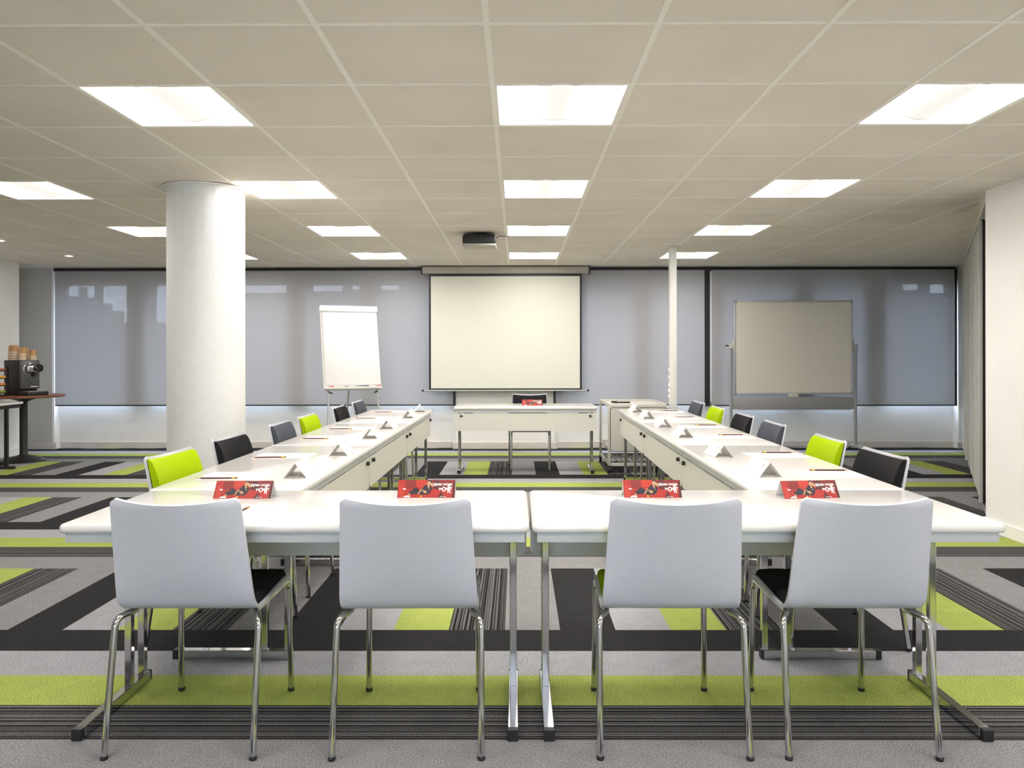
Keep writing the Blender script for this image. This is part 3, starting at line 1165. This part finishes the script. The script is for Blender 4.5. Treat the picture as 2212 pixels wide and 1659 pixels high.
pencil0 = sheet0 = tent0 = None
ROWL = 'column-side table row'
ROWR = 'whiteboard-side table row'
LP = [(-1.309, 3.355, 2), (-1.303, 4.040, 6), (-1.302, 4.948, 0), (-1.290, 5.600, 0), (-1.293, 6.546, -1), (-1.264, 7.264, -1)]
RP = [(1.441, 3.573, -2), (1.424, 4.217, -2), (1.431, 5.151, -1), (1.441, 5.864, 0), (1.446, 6.630, 0), (1.460, 7.372, 0)]
LTENT = [(-0.981, 3.366, 4), (-0.961, 4.103, 3), (-0.954, 4.950, 2), (-0.950, 5.596, 0), (-0.926, 6.553, -3), (-0.935, 7.268, 8)]
RTENT = [(1.108, 3.388, 3), (1.080, 4.034, 2), (1.090, 4.986, 1), (1.095, 5.698, 0), (1.100, 6.456, 2), (1.118, 7.207, 4)]
for side_n, P, TT, row in ((-1, LP, LTENT, ROWL), (1, RP, RTENT, ROWR)):
    for k in range(6):
        x, y, r = P[k]
        lab = 'red pencil with yellow end, %s from the front on the %s' % (ORD[k], row)
        a = radians(r + (180 if side_n < 0 else 0))
        # the pencil lies half on its sheet
        pz = TOP + 0.0009
        if pencil0 is None:
            pencil0 = make_pencil(lab)
            pencil0.location = (x, y, pz)
            pencil0.rotation_euler = (0, 0, a)
        else:
            dup(pencil0, (x, y, pz), a, lab)
        lab = 'blank white paper sheet under the %s pencil from the front, %s' % (ORD[k], row)
        sx, sy = (x + 0.055, y + 0.092) if side_n < 0 else (x - 0.042, y - 0.088)
        if sheet0 is None:
            sheet0 = make_sheet(lab)
            sheet0.location = (sx, sy, TOP)
            sheet0.rotation_euler = (0, 0, radians(r * .3))
        else:
            dup(sheet0, (sx, sy, TOP), radians(r * .3), lab)
        x, y, r = TT[k]
        lab = 'white folded name card, %s from the front on the %s' % (ORD[k], row)
        yy = y + 0.105
        if tent0 is None:
            tent0 = make_tent(lab)
            tent0.location = (x, yy, TOP)
            tent0.rotation_euler = (0, 0, radians(r))
        else:
            dup(tent0, (x, yy, TOP), radians(r), lab)
dup(sheet0, (-1.040, 2.635, TOP), pi / 2, 'blank white paper sheet on the front table behind the leftmost white chair back')
dup(pencil0, (-0.953, 2.632, TOP + 0.0009), radians(-93), 'red pencil with only its yellow end showing beside the leftmost white chair back')


# red printed tent cards
def text_mesh(body, size, sx=1.0):
    cu = bpy.data.curves.new('lettering', 'FONT')
    cu.body = body
    cu.size = size
    cu.extrude = 0.0
    cu.offset = size * 0.034
    cu.resolution_u = 3
    o = bpy.data.objects.new('lettering', cu)
    COL.objects.link(o)
    bpy.context.view_layer.update()
    dg = bpy.context.evaluated_depsgraph_get()
    me = bpy.data.meshes.new_from_object(o.evaluated_get(dg))
    bpy.data.objects.remove(o)
    bpy.data.curves.remove(cu)
    return me


def make_red_card(label):
    t = thing('advertising_card', label, 'card', (0, 0, 0), 0, 'red advertising tent cards')
    W, H, DY = 0.109, 0.0605, 0.040        # half width, height, depth of the slope
    th = 0.0006
    bm = new()
    for s in (-1, 1):
        d = Vector((s * DY, 0 - H)).normalized()
        nn = Vector((H * s, DY)).normalized() * th
        a, b = (0, H), (s * DY, 0.0)
        add_prism(bm, [(a[0], a[1]), (b[0], b[1]), (b[0] - nn.x, b[1] - nn.y), (a[0] - nn.x, a[1] - nn.y)],
                  lambda p, q, hh: Vector((-W + hh, p, q)), 2 * W)
    obj('folded_card', bm, 'card', t, None)
    SLOPE = sqrt(H * H + DY * DY)
    ux = Vector((1, 0, 0))
    uz = Vector((0, DY, H)).normalized()
    nn = Vector((0, -H, DY)).normalized()

    def P(a, b, lift):      # a,b in 0..1 of the front face, b upward
        return Vector((-W + 2 * W * a, -DY, 0)) + uz * SLOPE * b + nn * lift
    bm = new()
    mats = ['red', 'blood', 'orange', 'darkred', 'navy', 'skin', 'hair', 'whiteprint', 'yellow']
    lift = [0.0003]

    def poly(pts, mat):
        lift[0] += 0.00004
        f = bm.faces.new([bm.verts.new(P(a, b, lift[0])) for a, b in pts])
        f.material_index = mats.index(mat)

    def disc(a, b, ra, rb, mat, n=14):
        poly([(a + ra * cos(2 * pi * k / n), b + rb * sin(2 * pi * k / n)) for k in range(n)], mat)
    poly([(0, 0), (1, 0), (1, 1), (0, 1)], 'red')
    poly([(0.14, 0.55), (0.30, 0.42), (0.32, 1), (0.13, 1)], 'blood')
    poly([(0.33, 0.62), (0.52, 0.5), (0.55, 1), (0.31, 1)], 'orange')
    poly([(0.03, 0.03), (0.12, 0.03), (0.10, 0.6), (0.03, 0.75)], 'orange')
    poly([(0.60, 1), (1, 1), (1, 0.5), (0.75, 0.6), (0.62, 0.72)], 'blood')
    disc(0.665, 0.86, 0.060, 0.13, 'darkred')
    poly([(0.60, 0.50), (0.78, 0.44), (0.78, 0.70), (0.62, 0.68)], 'darkred')
    poly([(0.95, 0.0), (1, 0.0), (1, 0.95), (0.965, 0.9)], 'darkred')
    poly([(0.70, 0.0), (0.82, 0.0), (0.755, 0.36)], 'darkred')
    # reclining person: shoe, ankle, trousers, shirt, arms, hair, face, hat
    poly([(0.11, 0.03), (0.225, 0.03), (0.225, 0.10), (0.17, 0.13), (0.11, 0.07)], 'whiteprint')
    poly([(0.175, 0.12), (0.21, 0.09), (0.235, 0.22), (0.21, 0.26)], 'skin')
    poly([(0.20, 0.26), (0.20, 0.38), (0.25, 0.40), (0.285, 0.56), (0.33, 0.57), (0.36, 0.46), (0.44, 0.40), (0.50, 0.18), (0.46, 0.14), (0.36, 0.22), (0.29, 0.20), (0.24, 0.18)], 'navy')
    poly([(0.42, 0.40), (0.42, 0.52), (0.48, 0.72), (0.535, 0.76), (0.585, 0.62), (0.595, 0.5), (0.57, 0.28), (0.52, 0.16), (0.46, 0.16)], 'navy')
    poly([(0.405, 0.50), (0.43, 0.53), (0.40, 0.32), (0.375, 0.22), (0.345, 0.17), (0.37, 0.33)], 'skin')
    poly([(0.43, 0.46), (0.45, 0.42), (0.50, 0.38), (0.515, 0.28), (0.47, 0.24), (0.435, 0.36)], 'skin')
    poly([(0.53, 0.93), (0.58, 0.90), (0.60, 0.76), (0.615, 0.60), (0.575, 0.68), (0.55, 0.80)], 'hair')
    disc(0.532, 0.79, 0.028, 0.135, 'skin')
    poly([(0.515, 0.66), (0.55, 0.66), (0.555, 0.56), (0.52, 0.56)], 'skin')
    poly([(0.495, 0.90), (0.505, 0.97), (0.54, 0.99), (0.58, 0.97), (0.60, 0.86), (0.585, 0.80), (0.565, 0.90), (0.53, 0.93)], 'navy')
    poly([(0.535, 0.46), (0.555, 0.46), (0.545, 0.51)], 'whiteprint')
    poly([(0.40, 0.02), (0.43, 0.02), (0.435, 0.13), (0.395, 0.13)], 'yellow')
    poly([(0.465, 0.06), (0.49, 0.06), (0.495, 0.18), (0.46, 0.18)], 'orange')
    obj('printed_front', bm, mats, t, None)
    bm = new()

    def put(body, a, b, size, kx=1.0, ky=1.0):
        """size, a and b as shares of the face; kx and ky stretch the letters"""
        me = text_mesh(body, 1.0)
        tmp = bmesh.new()
        tmp.from_mesh(me)
        bpy.data.meshes.remove(me)
        vm = {}
        s = size * SLOPE
        o = P(a, b, 0.0022)
        for v in tmp.verts:
            vm[v.index] = bm.verts.new(o + ux * v.co.x * s * kx + uz * v.co.y * s * ky)
        for f in tmp.faces:
            try:
                bm.faces.new([vm[v.index] for v in f.verts])
            except ValueError:
                pass
        tmp.free()
    put('W', 0.610, 0.640, 0.24, 0.85, 1.05)
    put('ORK WORK', 0.665, 0.680, 0.165, 0.95)
    put('W', 0.715, 0.415, 0.20, 1.0)
    put('O', 0.775, 0.345, 0.36, 0.62, 1.0)
    put('R', 0.833, 0.415, 0.20, 1.0)
    put('K', 0.868, 0.270, 0.62, 0.40, 1.0)
    put('I', 0.898, 0.415, 0.23, 0.9)
    put('T', 0.912, 0.415, 0.23, 0.8)
    put('ibis', 0.09, 0.45, 0.12, 1.0)
    put('WORK WORK', 0.74, 0.035, 0.05, 1.0)
    obj('lettering', bm, 'whiteprint', t, None)
    return t


card0 = make_red_card('red advertising card leftmost on the front tables, above the leftmost chair back')
card0.location = (-1.039, 2.938, TOP)
dup(card0, (-0.346, 2.952, TOP), 0, 'red advertising card above the second white chair back from the left')
dup(card0, (0.513, 2.950, TOP), 0, 'red advertising card above the third white chair back from the left')
dup(card0, (1.104, 2.935, TOP), radians(6), 'red advertising card rightmost on the front tables, above the rightmost chair back')
dup(card0, (0.162, 8.26, TOP), 0, 'small red advertising card on the lone table under the projection screen')

# ================================================================== BLINDS
BY = 10.12
for (x0, x1, zb, cassette, lab, gl, gr) in (
        (-6.09, -0.845, 0.590, 1, 'long grey roller blind left of the screen, partly behind the column', 0, 1),
        (0.512, 2.462, 0.590, 1, 'grey roller blind between the projection screen and the black gap', 1, 0),
        (2.556, 5.735, 0.580, 1, 'wide grey roller blind behind the whiteboard', 0, 1)):
    t = thing('roller_blind', lab, 'blind', ((x0 + x1) / 2, BY, 0), 0, 'grey roller blinds on the window wall')
    hw = (x1 - x0) / 2
    bm = new()
    bm.faces.new([bm.verts.new(p) for p in ((-hw, 0, zb), (hw, 0, zb), (hw, 0, ZC - 0.035), (-hw, 0, ZC - 0.035))])
    obj('fabric', bm, 'blind', t, None)
    bm = new()
    add_tube(bm, [(-hw - .015, 0.012, ZC - 0.028), (hw + .015, 0.012, ZC - 0.028)], 0.022, 14)
    obj('roller_tube', bm, 'black', t)
    bm = new()
    add_box(bm, -hw, hw, -0.007, 0.007, zb - 0.016, zb, 0.003)
    obj('bottom_bar', bm, 'black', t)
    for s, on in ((-1, gl), (1, gr)):
        if on:
            bm = new()
            xx = s * (hw + 0.018)
            add_box(bm, xx - .016, xx + .016, 0.0, 0.06, zb - 0.016, ZC - 0.03)
            obj('side_channel', bm, 'black', t, None)
bm = new()
add_box(bm, 2.462 + .012, 2.556 - .012, 10.165, 10.28, 0.56, ZC - 0.01)
add_box(bm, 2.462 + .012, 2.556 - .012, 10.10, 10.165, ZC - 0.06, ZC - 0.01)
struct('trim_5', bm, 'black')

# ================================================================== PROJECTION SCREEN
t = thing('projection_screen', 'large pulled-down projection screen with black border in the middle of the back wall', 'screen', (-0.152, 10.0, 0))
bm = new()
add_box(bm, -1.085, 1.085, -0.045, 0.055, 2.296, 2.386, 0.012)
cs = obj('case', bm, 'screencase', t)
for s in (-1, 1):
    bm = new()
    add_box(bm, s * 1.085 - .008, s * 1.085 + .012, -0.05, 0.058, 2.290, 2.390, 0.006)
    obj('end_cap', bm, 'black', cs)
bm = new()
add_box(bm, -0.967, 0.967, -0.0005, 0.0012, 0.806, 2.262)
obj('screen_fabric', bm, 'screen', t, None)
bm = new()
add_box(bm, -0.993, 0.993, 0.0013, 0.0022, 0.788, 2.300)
add_box(bm, -0.993, -0.967, -0.0008, 0.0013, 0.788, 2.300)
add_box(bm, 0.967, 0.993, -0.0008, 0.0013, 0.788, 2.300)
add_box(bm, -0.967, 0.967, -0.0008, 0.0013, 2.262, 2.300)
add_box(bm, -0.967, 0.967, -0.0008, 0.0013, 0.788, 0.806)
obj('border', bm, 'black', t, None)
bm = new()
add_tube(bm, [(-1.07, 0, 0.778), (1.07, 0, 0.778)], 0.010, 12)
wb = obj('weight_bar', bm, 'alu', t)
for s in (-1, 1):
    bm = new()
    add_tube(bm, [(s * 1.06, 0, 0.778), (s * 1.085, 0, 0.778)], 0.014, 12)
    obj('end_cap', bm, 'black', wb)

# ================================================================== CEILING PROJECTOR
t = thing('projector', 'black video projector hanging from the ceiling in front of the screen', 'projector', (-0.355, 7.36, ZC))
bm = new()
add_box(bm, -0.155, 0.155, -0.16, 0.14, -0.112, -0.034, 0.012, 3)
add_box(bm, -0.145, 0.145, -0.15, 0.13, -0.036, -0.024, 0.006)
bd = obj('body', bm, 'black', t)
bm = new()
add_box(bm, -0.158, 0.158, -0.163, 0.12, -0.136, -0.112, 0.008, 2)
obj('underside', bm, 'screencase', t)
bm = new()
add_lathe(bm, [(0.030, 0.0), (0.034, 0.004), (0.034, 0.026), (0.028, 0.028)], 24, (0.07, 0.138, -0.07), 'Y')
obj('lens', bm, 'darkscreen', t)
bm = new()
add_lathe(bm, [(0.045, -0.030), (0.045, -0.012), (0.07, -0.008), (0.07, -0.004)], 24)
obj('ceiling_mount', bm, 'black', t)
bm = new()
add_tube(bm, fillet([(0.15, -0.05, -0.05), (0.19, -0.05, -0.028), (0.27, -0.04, -0.030), (0.30, -0.02, -0.006)], 0.03, 4), 0.004, 8)
obj('cable', bm, 'black', t)

# ================================================================== FLIPCHART
FA, FL = radians(25), radians(14)
t = thing('flipchart', 'white flipchart easel with blank pad, left of the projection screen', 'flipchart', (-1.925, 9.02, 0), FA)
Lm = Matrix.Translation((0, 0, 0.862)) @ Matrix.Rotation(-FL, 4, 'X')      # leaning board frame


def lean(bm):
    for v in bm.verts:
        v.co = Lm @ v.co


bm = new()
add_box(bm, -0.340, 0.340, 0.0, 0.022, -0.01, 0.985, 0.006)
lean(bm)
obj('board', bm, 'card', t)
bm = new()
add_box(bm, -0.344, 0.344, -0.035, 0.026, 0.920, 0.990, 0.008)
lean(bm)
obj('clamp_bar', bm, 'whiteprint', t)
bm = new()
add_box(bm, -0.316, 0.330, -0.016, -0.002, 0.028, 0.925, 0.002)
lean(bm)
obj('paper_pad', bm, 'paper', t)
bm = new()
add_box(bm, -0.328, 0.328, -0.075, 0.02, -0.030, -0.010, 0.003)
add_box(bm, -0.328, 0.328, -0.075, -0.070, -0.030, -0.004)
lean(bm)
tray = obj('pen_tray', bm, 'card', t)
for (x0, x1, mname) in ((-0.28, -0.235, 'markred'), (-0.115, -0.06, 'greymetal'), (0.03, 0.075, 'markgreen'), (0.075, 0.175, 'black'), (0.275, 0.315, 'markred')):
    bm = new()
    add_tube(bm, [(x0, -0.062, 0.0), (x1, -0.062, 0.0)], 0.009, 8)
    lean(bm)
    o = obj('marker_pen', bm, mname)
    o.location = t.location
    o.rotation_euler = t.rotation_euler
    tag(o, {'markgreen': 'green marker pen on the flipchart tray', 'black': 'black marker pen on the flipchart tray', 'greymetal': 'grey marker pen on the flipchart tray',
            'markred': 'red marker pen at the %s end of the flipchart tray' % ('left' if x0 < 0 else 'right')}[mname], 'marker pen', 'marker pens on the flipchart tray')
for s in (-1, 1):
    bm = new()
    top = Lm @ Vector((s * 0.262, 0.012, 0.25))
    mid = Lm @ Vector((s * 0.285, 0.010, -0.06))
    add_tube(bm, [top, mid], 0.013, 10)
    add_tube(bm, [mid, (s * 0.33, -0.16, 0.0)], 0.010, 10)
    lg = obj('leg', bm, 'alu', t)
    bm = new()
    kx = s * 0.285 + 0.03
    add_tube(bm, [Lm @ Vector((s * 0.285, -0.006, -0.055)), Lm @ Vector((s * 0.285 - s * 0.04, -0.02, -0.07))], 0.008, 8)
    obj('knob', bm, 'black', lg)
bm = new()
add_tube(bm, [Lm @ Vector((0, 0.03, 0.30)), (0, 0.52, 0.0)], 0.012, 10)
obj('leg', bm, 'alu', t)

# ================================================================== WHITEBOARD ON STAND
WY = 9.93
t = thing('whiteboard', 'blank mobile whiteboard on a grey pivoting stand in front of the right blind', 'whiteboard', (3.553, WY, 0))
hw = 0.757
z0, z1 = 0.730, 1.935
bm = new()
add_box(bm, -hw + .012, hw - .012, -0.012, 0.012, z0 + .012, z1 - .012)
bd = obj('writing_panel', bm, 'board', t, None)
bm = new()
for (a, b, c, d) in ((-hw, hw, z0, z0 + .022), (-hw, hw, z1 - .022, z1), (-hw, -hw + .018, z0 + .022, z1 - .022), (hw - .018, hw, z0 + .022, z1 - .022)):
    add_box(bm, a, b, -0.018, 0.018, c, d, 0.003)
fr = obj('frame', bm, 'alu', t)
for sx in (-1, 1):
    for zz in (z0 + .012, z1 - .012):
        bm = new()
        add_box(bm, sx * (hw - .012) - .02, sx * (hw - .012) + .02, -0.021, 0.021, zz - .02, zz + .02, 0.012, 3)
        obj('corner_cap', bm, 'greymetal', fr)
for sx in (-1, 1):
    x = sx * 0.80
    bm = new()
    add_tube(bm, [(x, 0, 0.05), (x, 0, 1.36)], 0.020, 16)
    ps = obj('post', bm, 'greymetal', t)
    bm = new()
    add_box(bm, x - .025, x + .025, -0.025, 0.025, 1.32, 1.375, 0.006)
    add_tube(bm, [(x, 0, 1.345), (sx * (hw + .002), 0, 1.345)], 0.014, 12)
    add_box(bm, sx * (hw + .008) - .014, sx * (hw + .008) + .014, -0.024, 0.024, 1.27, 1.42, 0.008)
    obj('pivot', bm, 'trolleypaint' if sx < 0 else 'greymetal', ps)
    bm = new()
    add_box(bm, x - .022, x + .022, -0.36, 0.20, 0.045, 0.075, 0.005)
    ft = obj('foot', bm, 'greymetal', t)
    for y in (-0.33, 0.17):
        bm = new()
        add_tube(bm, [(x - .012, y, 0.024), (x + .012, y, 0.024)], 0.024, 14)
        add_box(bm, x - .008, x + .008, y - .008, y + .008, 0.02, 0.048)
        obj('castor', bm, 'black', ft)
bm = new()
add_tube(bm, [(-0.82, -0.0, 1.352), (-0.87, -0.0, 1.357)], 0.008, 8)
obj('clamp_lever', bm, 'black', t)
bm = new()
add_box(bm, -0.782, 0.782, -0.008, 0.010, 0.535, 0.695, 0.003)
add_box(bm, -0.72, 0.72, -0.05, 0.010, 0.530, 0.537, 0.002)
obj('lower_panel', bm, 'greymetal', t)
bm = new()
add_box(bm, -0.055, 0.065, -0.02, 0.02, 0.690, 0.740, 0.004)
obj('latch', bm, 'trolleypaint', t)
bm = new()
add_box(bm, -0.78, 0.78, -0.015, 0.015, 0.048, 0.072, 0.003)
obj('cross_bar', bm, 'greymetal', t)

# ================================================================== TROLLEY
t = thing('trolley', 'grey metal equipment trolley with shelves right of the lone table', 'trolley', (1.265, 8.50, 0))
hx, hy = 0.30, 0.42
for sx in (-1, 1):
    for sy in (-1, 1):
        bm = new()
        add_box(bm, sx * hx - .0125, sx * hx + .0125, sy * hy - .0125, sy * hy + .0125, 0.075, 0.70, 0.002)
        po = obj('post', bm, 'trolleypaint', t)
        bm = new()
        add_tube(bm, [(sx * hx - .012, sy * hy + .01, 0.036), (sx * hx + .012, sy * hy + .01, 0.036)], 0.036, 16)
        add_box(bm, sx * hx - .016, sx * hx + .016, sy * hy - .016, sy * hy + .022, 0.06, 0.078)
        obj('castor', bm, 'black', po)
for z, lip in ((0.695, 0.03), (0.235, 0.02), (0.075, 0.03)):
    bm = new()
    add_box(bm, -hx, hx, -hy, hy, z, z + 0.008)
    for (a, b, c, d) in ((-hx, hx, -hy - .003, -hy + .012), (-hx, hx, hy - .012, hy + .003), (-hx - .003, -hx + .012, -hy, hy), (hx - .012, hx + .003, -hy, hy)):
        add_box(bm, a, b, c, d, z - .006, z + lip, 0.002)
    if z < 0.1:
        bm.free()
        bm = new()
        for (a, b, c, d) in ((-hx, hx, -hy - .003, -hy + .015), (-hx, hx, hy - .015, hy + .003), (-hx - .003, -hx + .015, -hy, hy), (hx - .015, hx + .003, -hy, hy)):
            add_box(bm, a, b, c, d, z - .004, z + 0.03, 0.002)
        for k in range(9):
            x = -hx + .06 + k * 0.06
            add_box(bm, x - .004, x + .004, -hy + .01, hy - .01, z + .01, z + .018)
    obj('shelf', bm, 'trolleypaint', t)
bm = new()
pl = rrect(-0.30, 0.312, 0.225, 0.715, 0.03, 6)
add_prism(bm, pl, lambda a, b, h: Vector((a, -hy - 0.004 - h, b)), 0.018)
fp = obj('front_panel', bm, 'trolleypaint', t)
bm = new()
pi_ = rrect(-0.288, 0.300, 0.232, 0.685, 0.026, 6)
po_ = rrect(-0.2935, 0.3055, 0.2265, 0.6905, 0.03, 6)
nP = len(pi_)
A = [bm.verts.new((a, -hy - 0.0235, b)) for a, b in pi_]
B = [bm.verts.new((a, -hy - 0.0235, b)) for a, b in po_]
for k in range(nP):
    bm.faces.new((A[k], A[(k + 1) % nP], B[(k + 1) % nP], B[k]))
obj('black_edging', bm, 'black', fp, None)
bm = new()
add_tube(bm, fillet([(-0.02, -0.1, 0.23), (0.10, -0.12, 0.13), (0.16, -0.2, 0.12), (0.19, -0.1, 0.16), (0.2, 0.0, 0.23)], 0.03, 4), 0.003, 8)
obj('cable', bm, 'black', t)
bm = new()
add_box(bm, -0.085, 0.085, -0.018, 0.018, 0, 0.016, 0.004)
add_box(bm, -0.115, -0.05, -0.022, 0.022, 0.002, 0.022, 0.006)
o = obj('remote_control', bm, 'black', None, 35, (1.115, 8.20, 0.7255), (0, 0, radians(4)))
tag(o, 'black remote control lying on the trolley top', 'remote control')

# ================================================================== COFFEE CORNER
t = thing('bistro_table', 'round brown wooden table on black pedestal by the left wall', 'table', (-5.80, 9.02, 0))
bm = new()
add_lathe(bm, [(0.415, 0.752), (0.427, 0.757), (0.430, 0.767), (0.427, 0.777), (0.415, 0.782)], 72)
obj('tabletop', bm, 'brownwood', t)
bm = new()
add_lathe(bm, [(0.05, 0.07), (0.042, 0.09), (0.042, 0.70), (0.13, 0.735), (0.13, 0.752)], 24)
obj('pedestal', bm, 'blackmetal', t)
bm = new()
add_lathe(bm, [(0.235, 0.0), (0.235, 0.012), (0.20, 0.022), (0.19, 0.034), (0.15, 0.042), (0.14, 0.054), (0.09, 0.062), (0.05, 0.078)], 36)
obj('base', bm, 'blackmetal', t)

t = thing('buffet_table', 'white topped table with black legs at the left edge, before the coffee machine', 'table', (-5.86, 7.80, 0))
bm = new()
add_box(bm, -0.36, 0.36, -0.75, 0.75, 0.705, 0.729, 0.004)
obj('tabletop', bm, 'table', t)
bm = new()
for (a, b, c, d) in ((-0.345, 0.345, -0.735, -0.71), (-0.345, 0.345, 0.71, 0.735), (-0.345, -0.32, -0.71, 0.71), (0.32, 0.345, -0.71, 0.71)):
    add_box(bm, a, b, c, d, 0.665, 0.705)
obj('apron', bm, 'black', t, None)
for y in (-0.60, 0.60):
    bm = new()
    for x in (-0.22, 0.27):
        add_box(bm, x - .016, x + .016, y - .016, y + .016, 0.028, 0.668)
    add_box(bm, -0.34, 0.36, y - .02, y + .02, 0.0, 0.03, 0.003)
    obj('leg', bm, 'blackmetal', t)

# coffee machine, its front turned to the right
CM = (-5.755, 8.95)
CR = radians(64)                # local -Y is the front
TZ = 0.7824
t = thing('coffee_machine', 'black and steel capsule coffee machine on the round brown table', 'coffee machine', (CM[0], CM[1], TZ), CR)
bm = new()
add_box(bm, -0.105, 0.105, -0.09, 0.20, 0.0, 0.405, 0.008)
obj('body', bm, 'black', t)
bm = new()
add_box(bm, -0.105, 0.105, -0.135, -0.09, 0.075, 0.403, 0.006)
fp = obj('front_panel', bm, 'steel', t)
bm = new()
add_box(bm, -0.05, 0.09, -0.1365, -0.134, 0.112, 0.118)
obj('front_seam', bm, 'black', fp, None)
bm = new()
me_pts = [(-0.02 + 0.062 * cos(a), -0.138, 0.305 + 0.066 * sin(a)) for a in [2 * pi * k / 28 for k in range(29)]]
add_tube(bm, me_pts, 0.006, 8)
obj('chrome_ring', bm, 'chrome', fp)
bm = new()
add_box(bm, -0.060, 0.065, -0.185, -0.134, 0.265, 0.345, 0.015, 3)
obj('brew_head', bm, 'chrome', t)
bm = new()
add_lathe(bm, [(0.040, 0.0), (0.044, -0.006), (0.044, -0.026), (0.036, -0.032), (0.001, -0.030)], 28, (0.058, -0.186, 0.313), 'Y')
obj('dial_knob', bm, 'darkscreen', t)
bm = new()
add_lathe(bm, [(0.018, 0.215), (0.018, 0.265)], 16, (0.03, -0.158, 0))
obj('spout', bm, 'black', t)
bm = new()
add_box(bm, -0.118, 0.118, -0.28, -0.09, 0.0, 0.045, 0.006)
tr = obj('drip_tray', bm, 'black', t)
bm = new()
add_box(bm, -0.095, 0.095, -0.265, -0.14, 0.045, 0.049)
obj('grille', bm, 'greymetal', tr, None)
bm = new()
for k in range(6):
    x = 0.0 + k * 0.014
    add_box(bm, x, x + 0.009, -0.137, -0.1345, 0.094, 0.106)
obj('badge', bm, 'whiteprint', fp, None)


# paper cups stacked upside down on the machine
def make_cup(label):
    t = thing('paper_cup', label, 'cup', (0, 0, 0), 0, 'paper cups stacked on the coffee machine')
    bm = new()
    add_lathe(bm, [(0.0350, 0.0), (0.0372, 0.002), (0.0356, 0.005), (0.0255, 0.085), (0.0250, 0.085), (0.0249, 0.081), (0.0349, 0.003)], 24, closed_ends=False)
    add_lathe(bm, [(0.001, 0.081), (0.0249, 0.081)], 24, closed_ends=False)
    obj('cup_wall', bm, 'kraft', t)
    bm = new()
    add_lathe(bm, [(0.0374, 0.0022), (0.0360, 0.0048), (0.0340, 0.0205), (0.0336, 0.0205)], 24, closed_ends=False)
    obj('rim_band', bm, 'cupwhite', t)
    for o in t.children:
        o.data.transform(Matrix.Scale(1.14, 4))
    return t


cup0 = None
mz = TZ + 0.4055
stacks = [(-0.055, -0.075, 3, 'front left'), (0.055, -0.085, 2, 'front right'), (0.0, -0.005, 3, 'middle'), (-0.062, 0.055, 4, 'rear left'), (0.062, 0.062, 3, 'rear right'), (-0.045, 0.145, 4, 'hindmost')]
wr = Matrix.Rotation(CR, 4, 'Z')
LV = ('bottom', 'second', 'third', 'fourth', 'fifth')
for (x, y, n, where) in stacks:
    p = wr @ Vector((x, y, 0))
    for k in range(n):
        lab = 'upturned kraft paper cup, %s of the %s stack on the coffee machine' % ('topmost' if k == n - 1 else LV[k] + (' from below' if k else ''), where)
        loc = (CM[0] + p.x, CM[1] + p.y, mz + k * 0.026)
        if cup0 is None:
            cup0 = make_cup(lab)
            cup0.location = loc
        else:
            dup(cup0, loc, 0, lab)

t = thing('capsule_rack', 'black rack of coloured coffee capsule trays left of the coffee machine', 'rack', (-5.885, 8.715, TZ), radians(5))
bm = new()
for x in (-0.075, 0.075):
    add_box(bm, x - .005, x + .005, 0.03, 0.05, 0, 0.33)
add_box(bm, -0.08, 0.08, -0.06, 0.06, 0, 0.012, 0.003)
obj('stand', bm, 'black', t)
for k, mname in enumerate(('podgreen', 'podorange', 'podyellow', 'podbrown')):
    z = 0.03 + k * 0.083
    bm = new()
    add_box(bm, -0.07, 0.07, -0.055, 0.05, z, z + 0.008, 0.002)
    tr = obj('tray', bm, 'black', t)
    bm = new()
    for i in range(3):
        for j in range(2):
            add_lathe(bm, [(0.018, z + .008), (0.020, z + .014), (0.013, z + .034), (0.002, z + .036)], 14, (-0.045 + i * .045, -0.028 + j * .045, 0))
    o = obj('capsules', bm, mname, tr)
    o['kind'] = 'stuff'
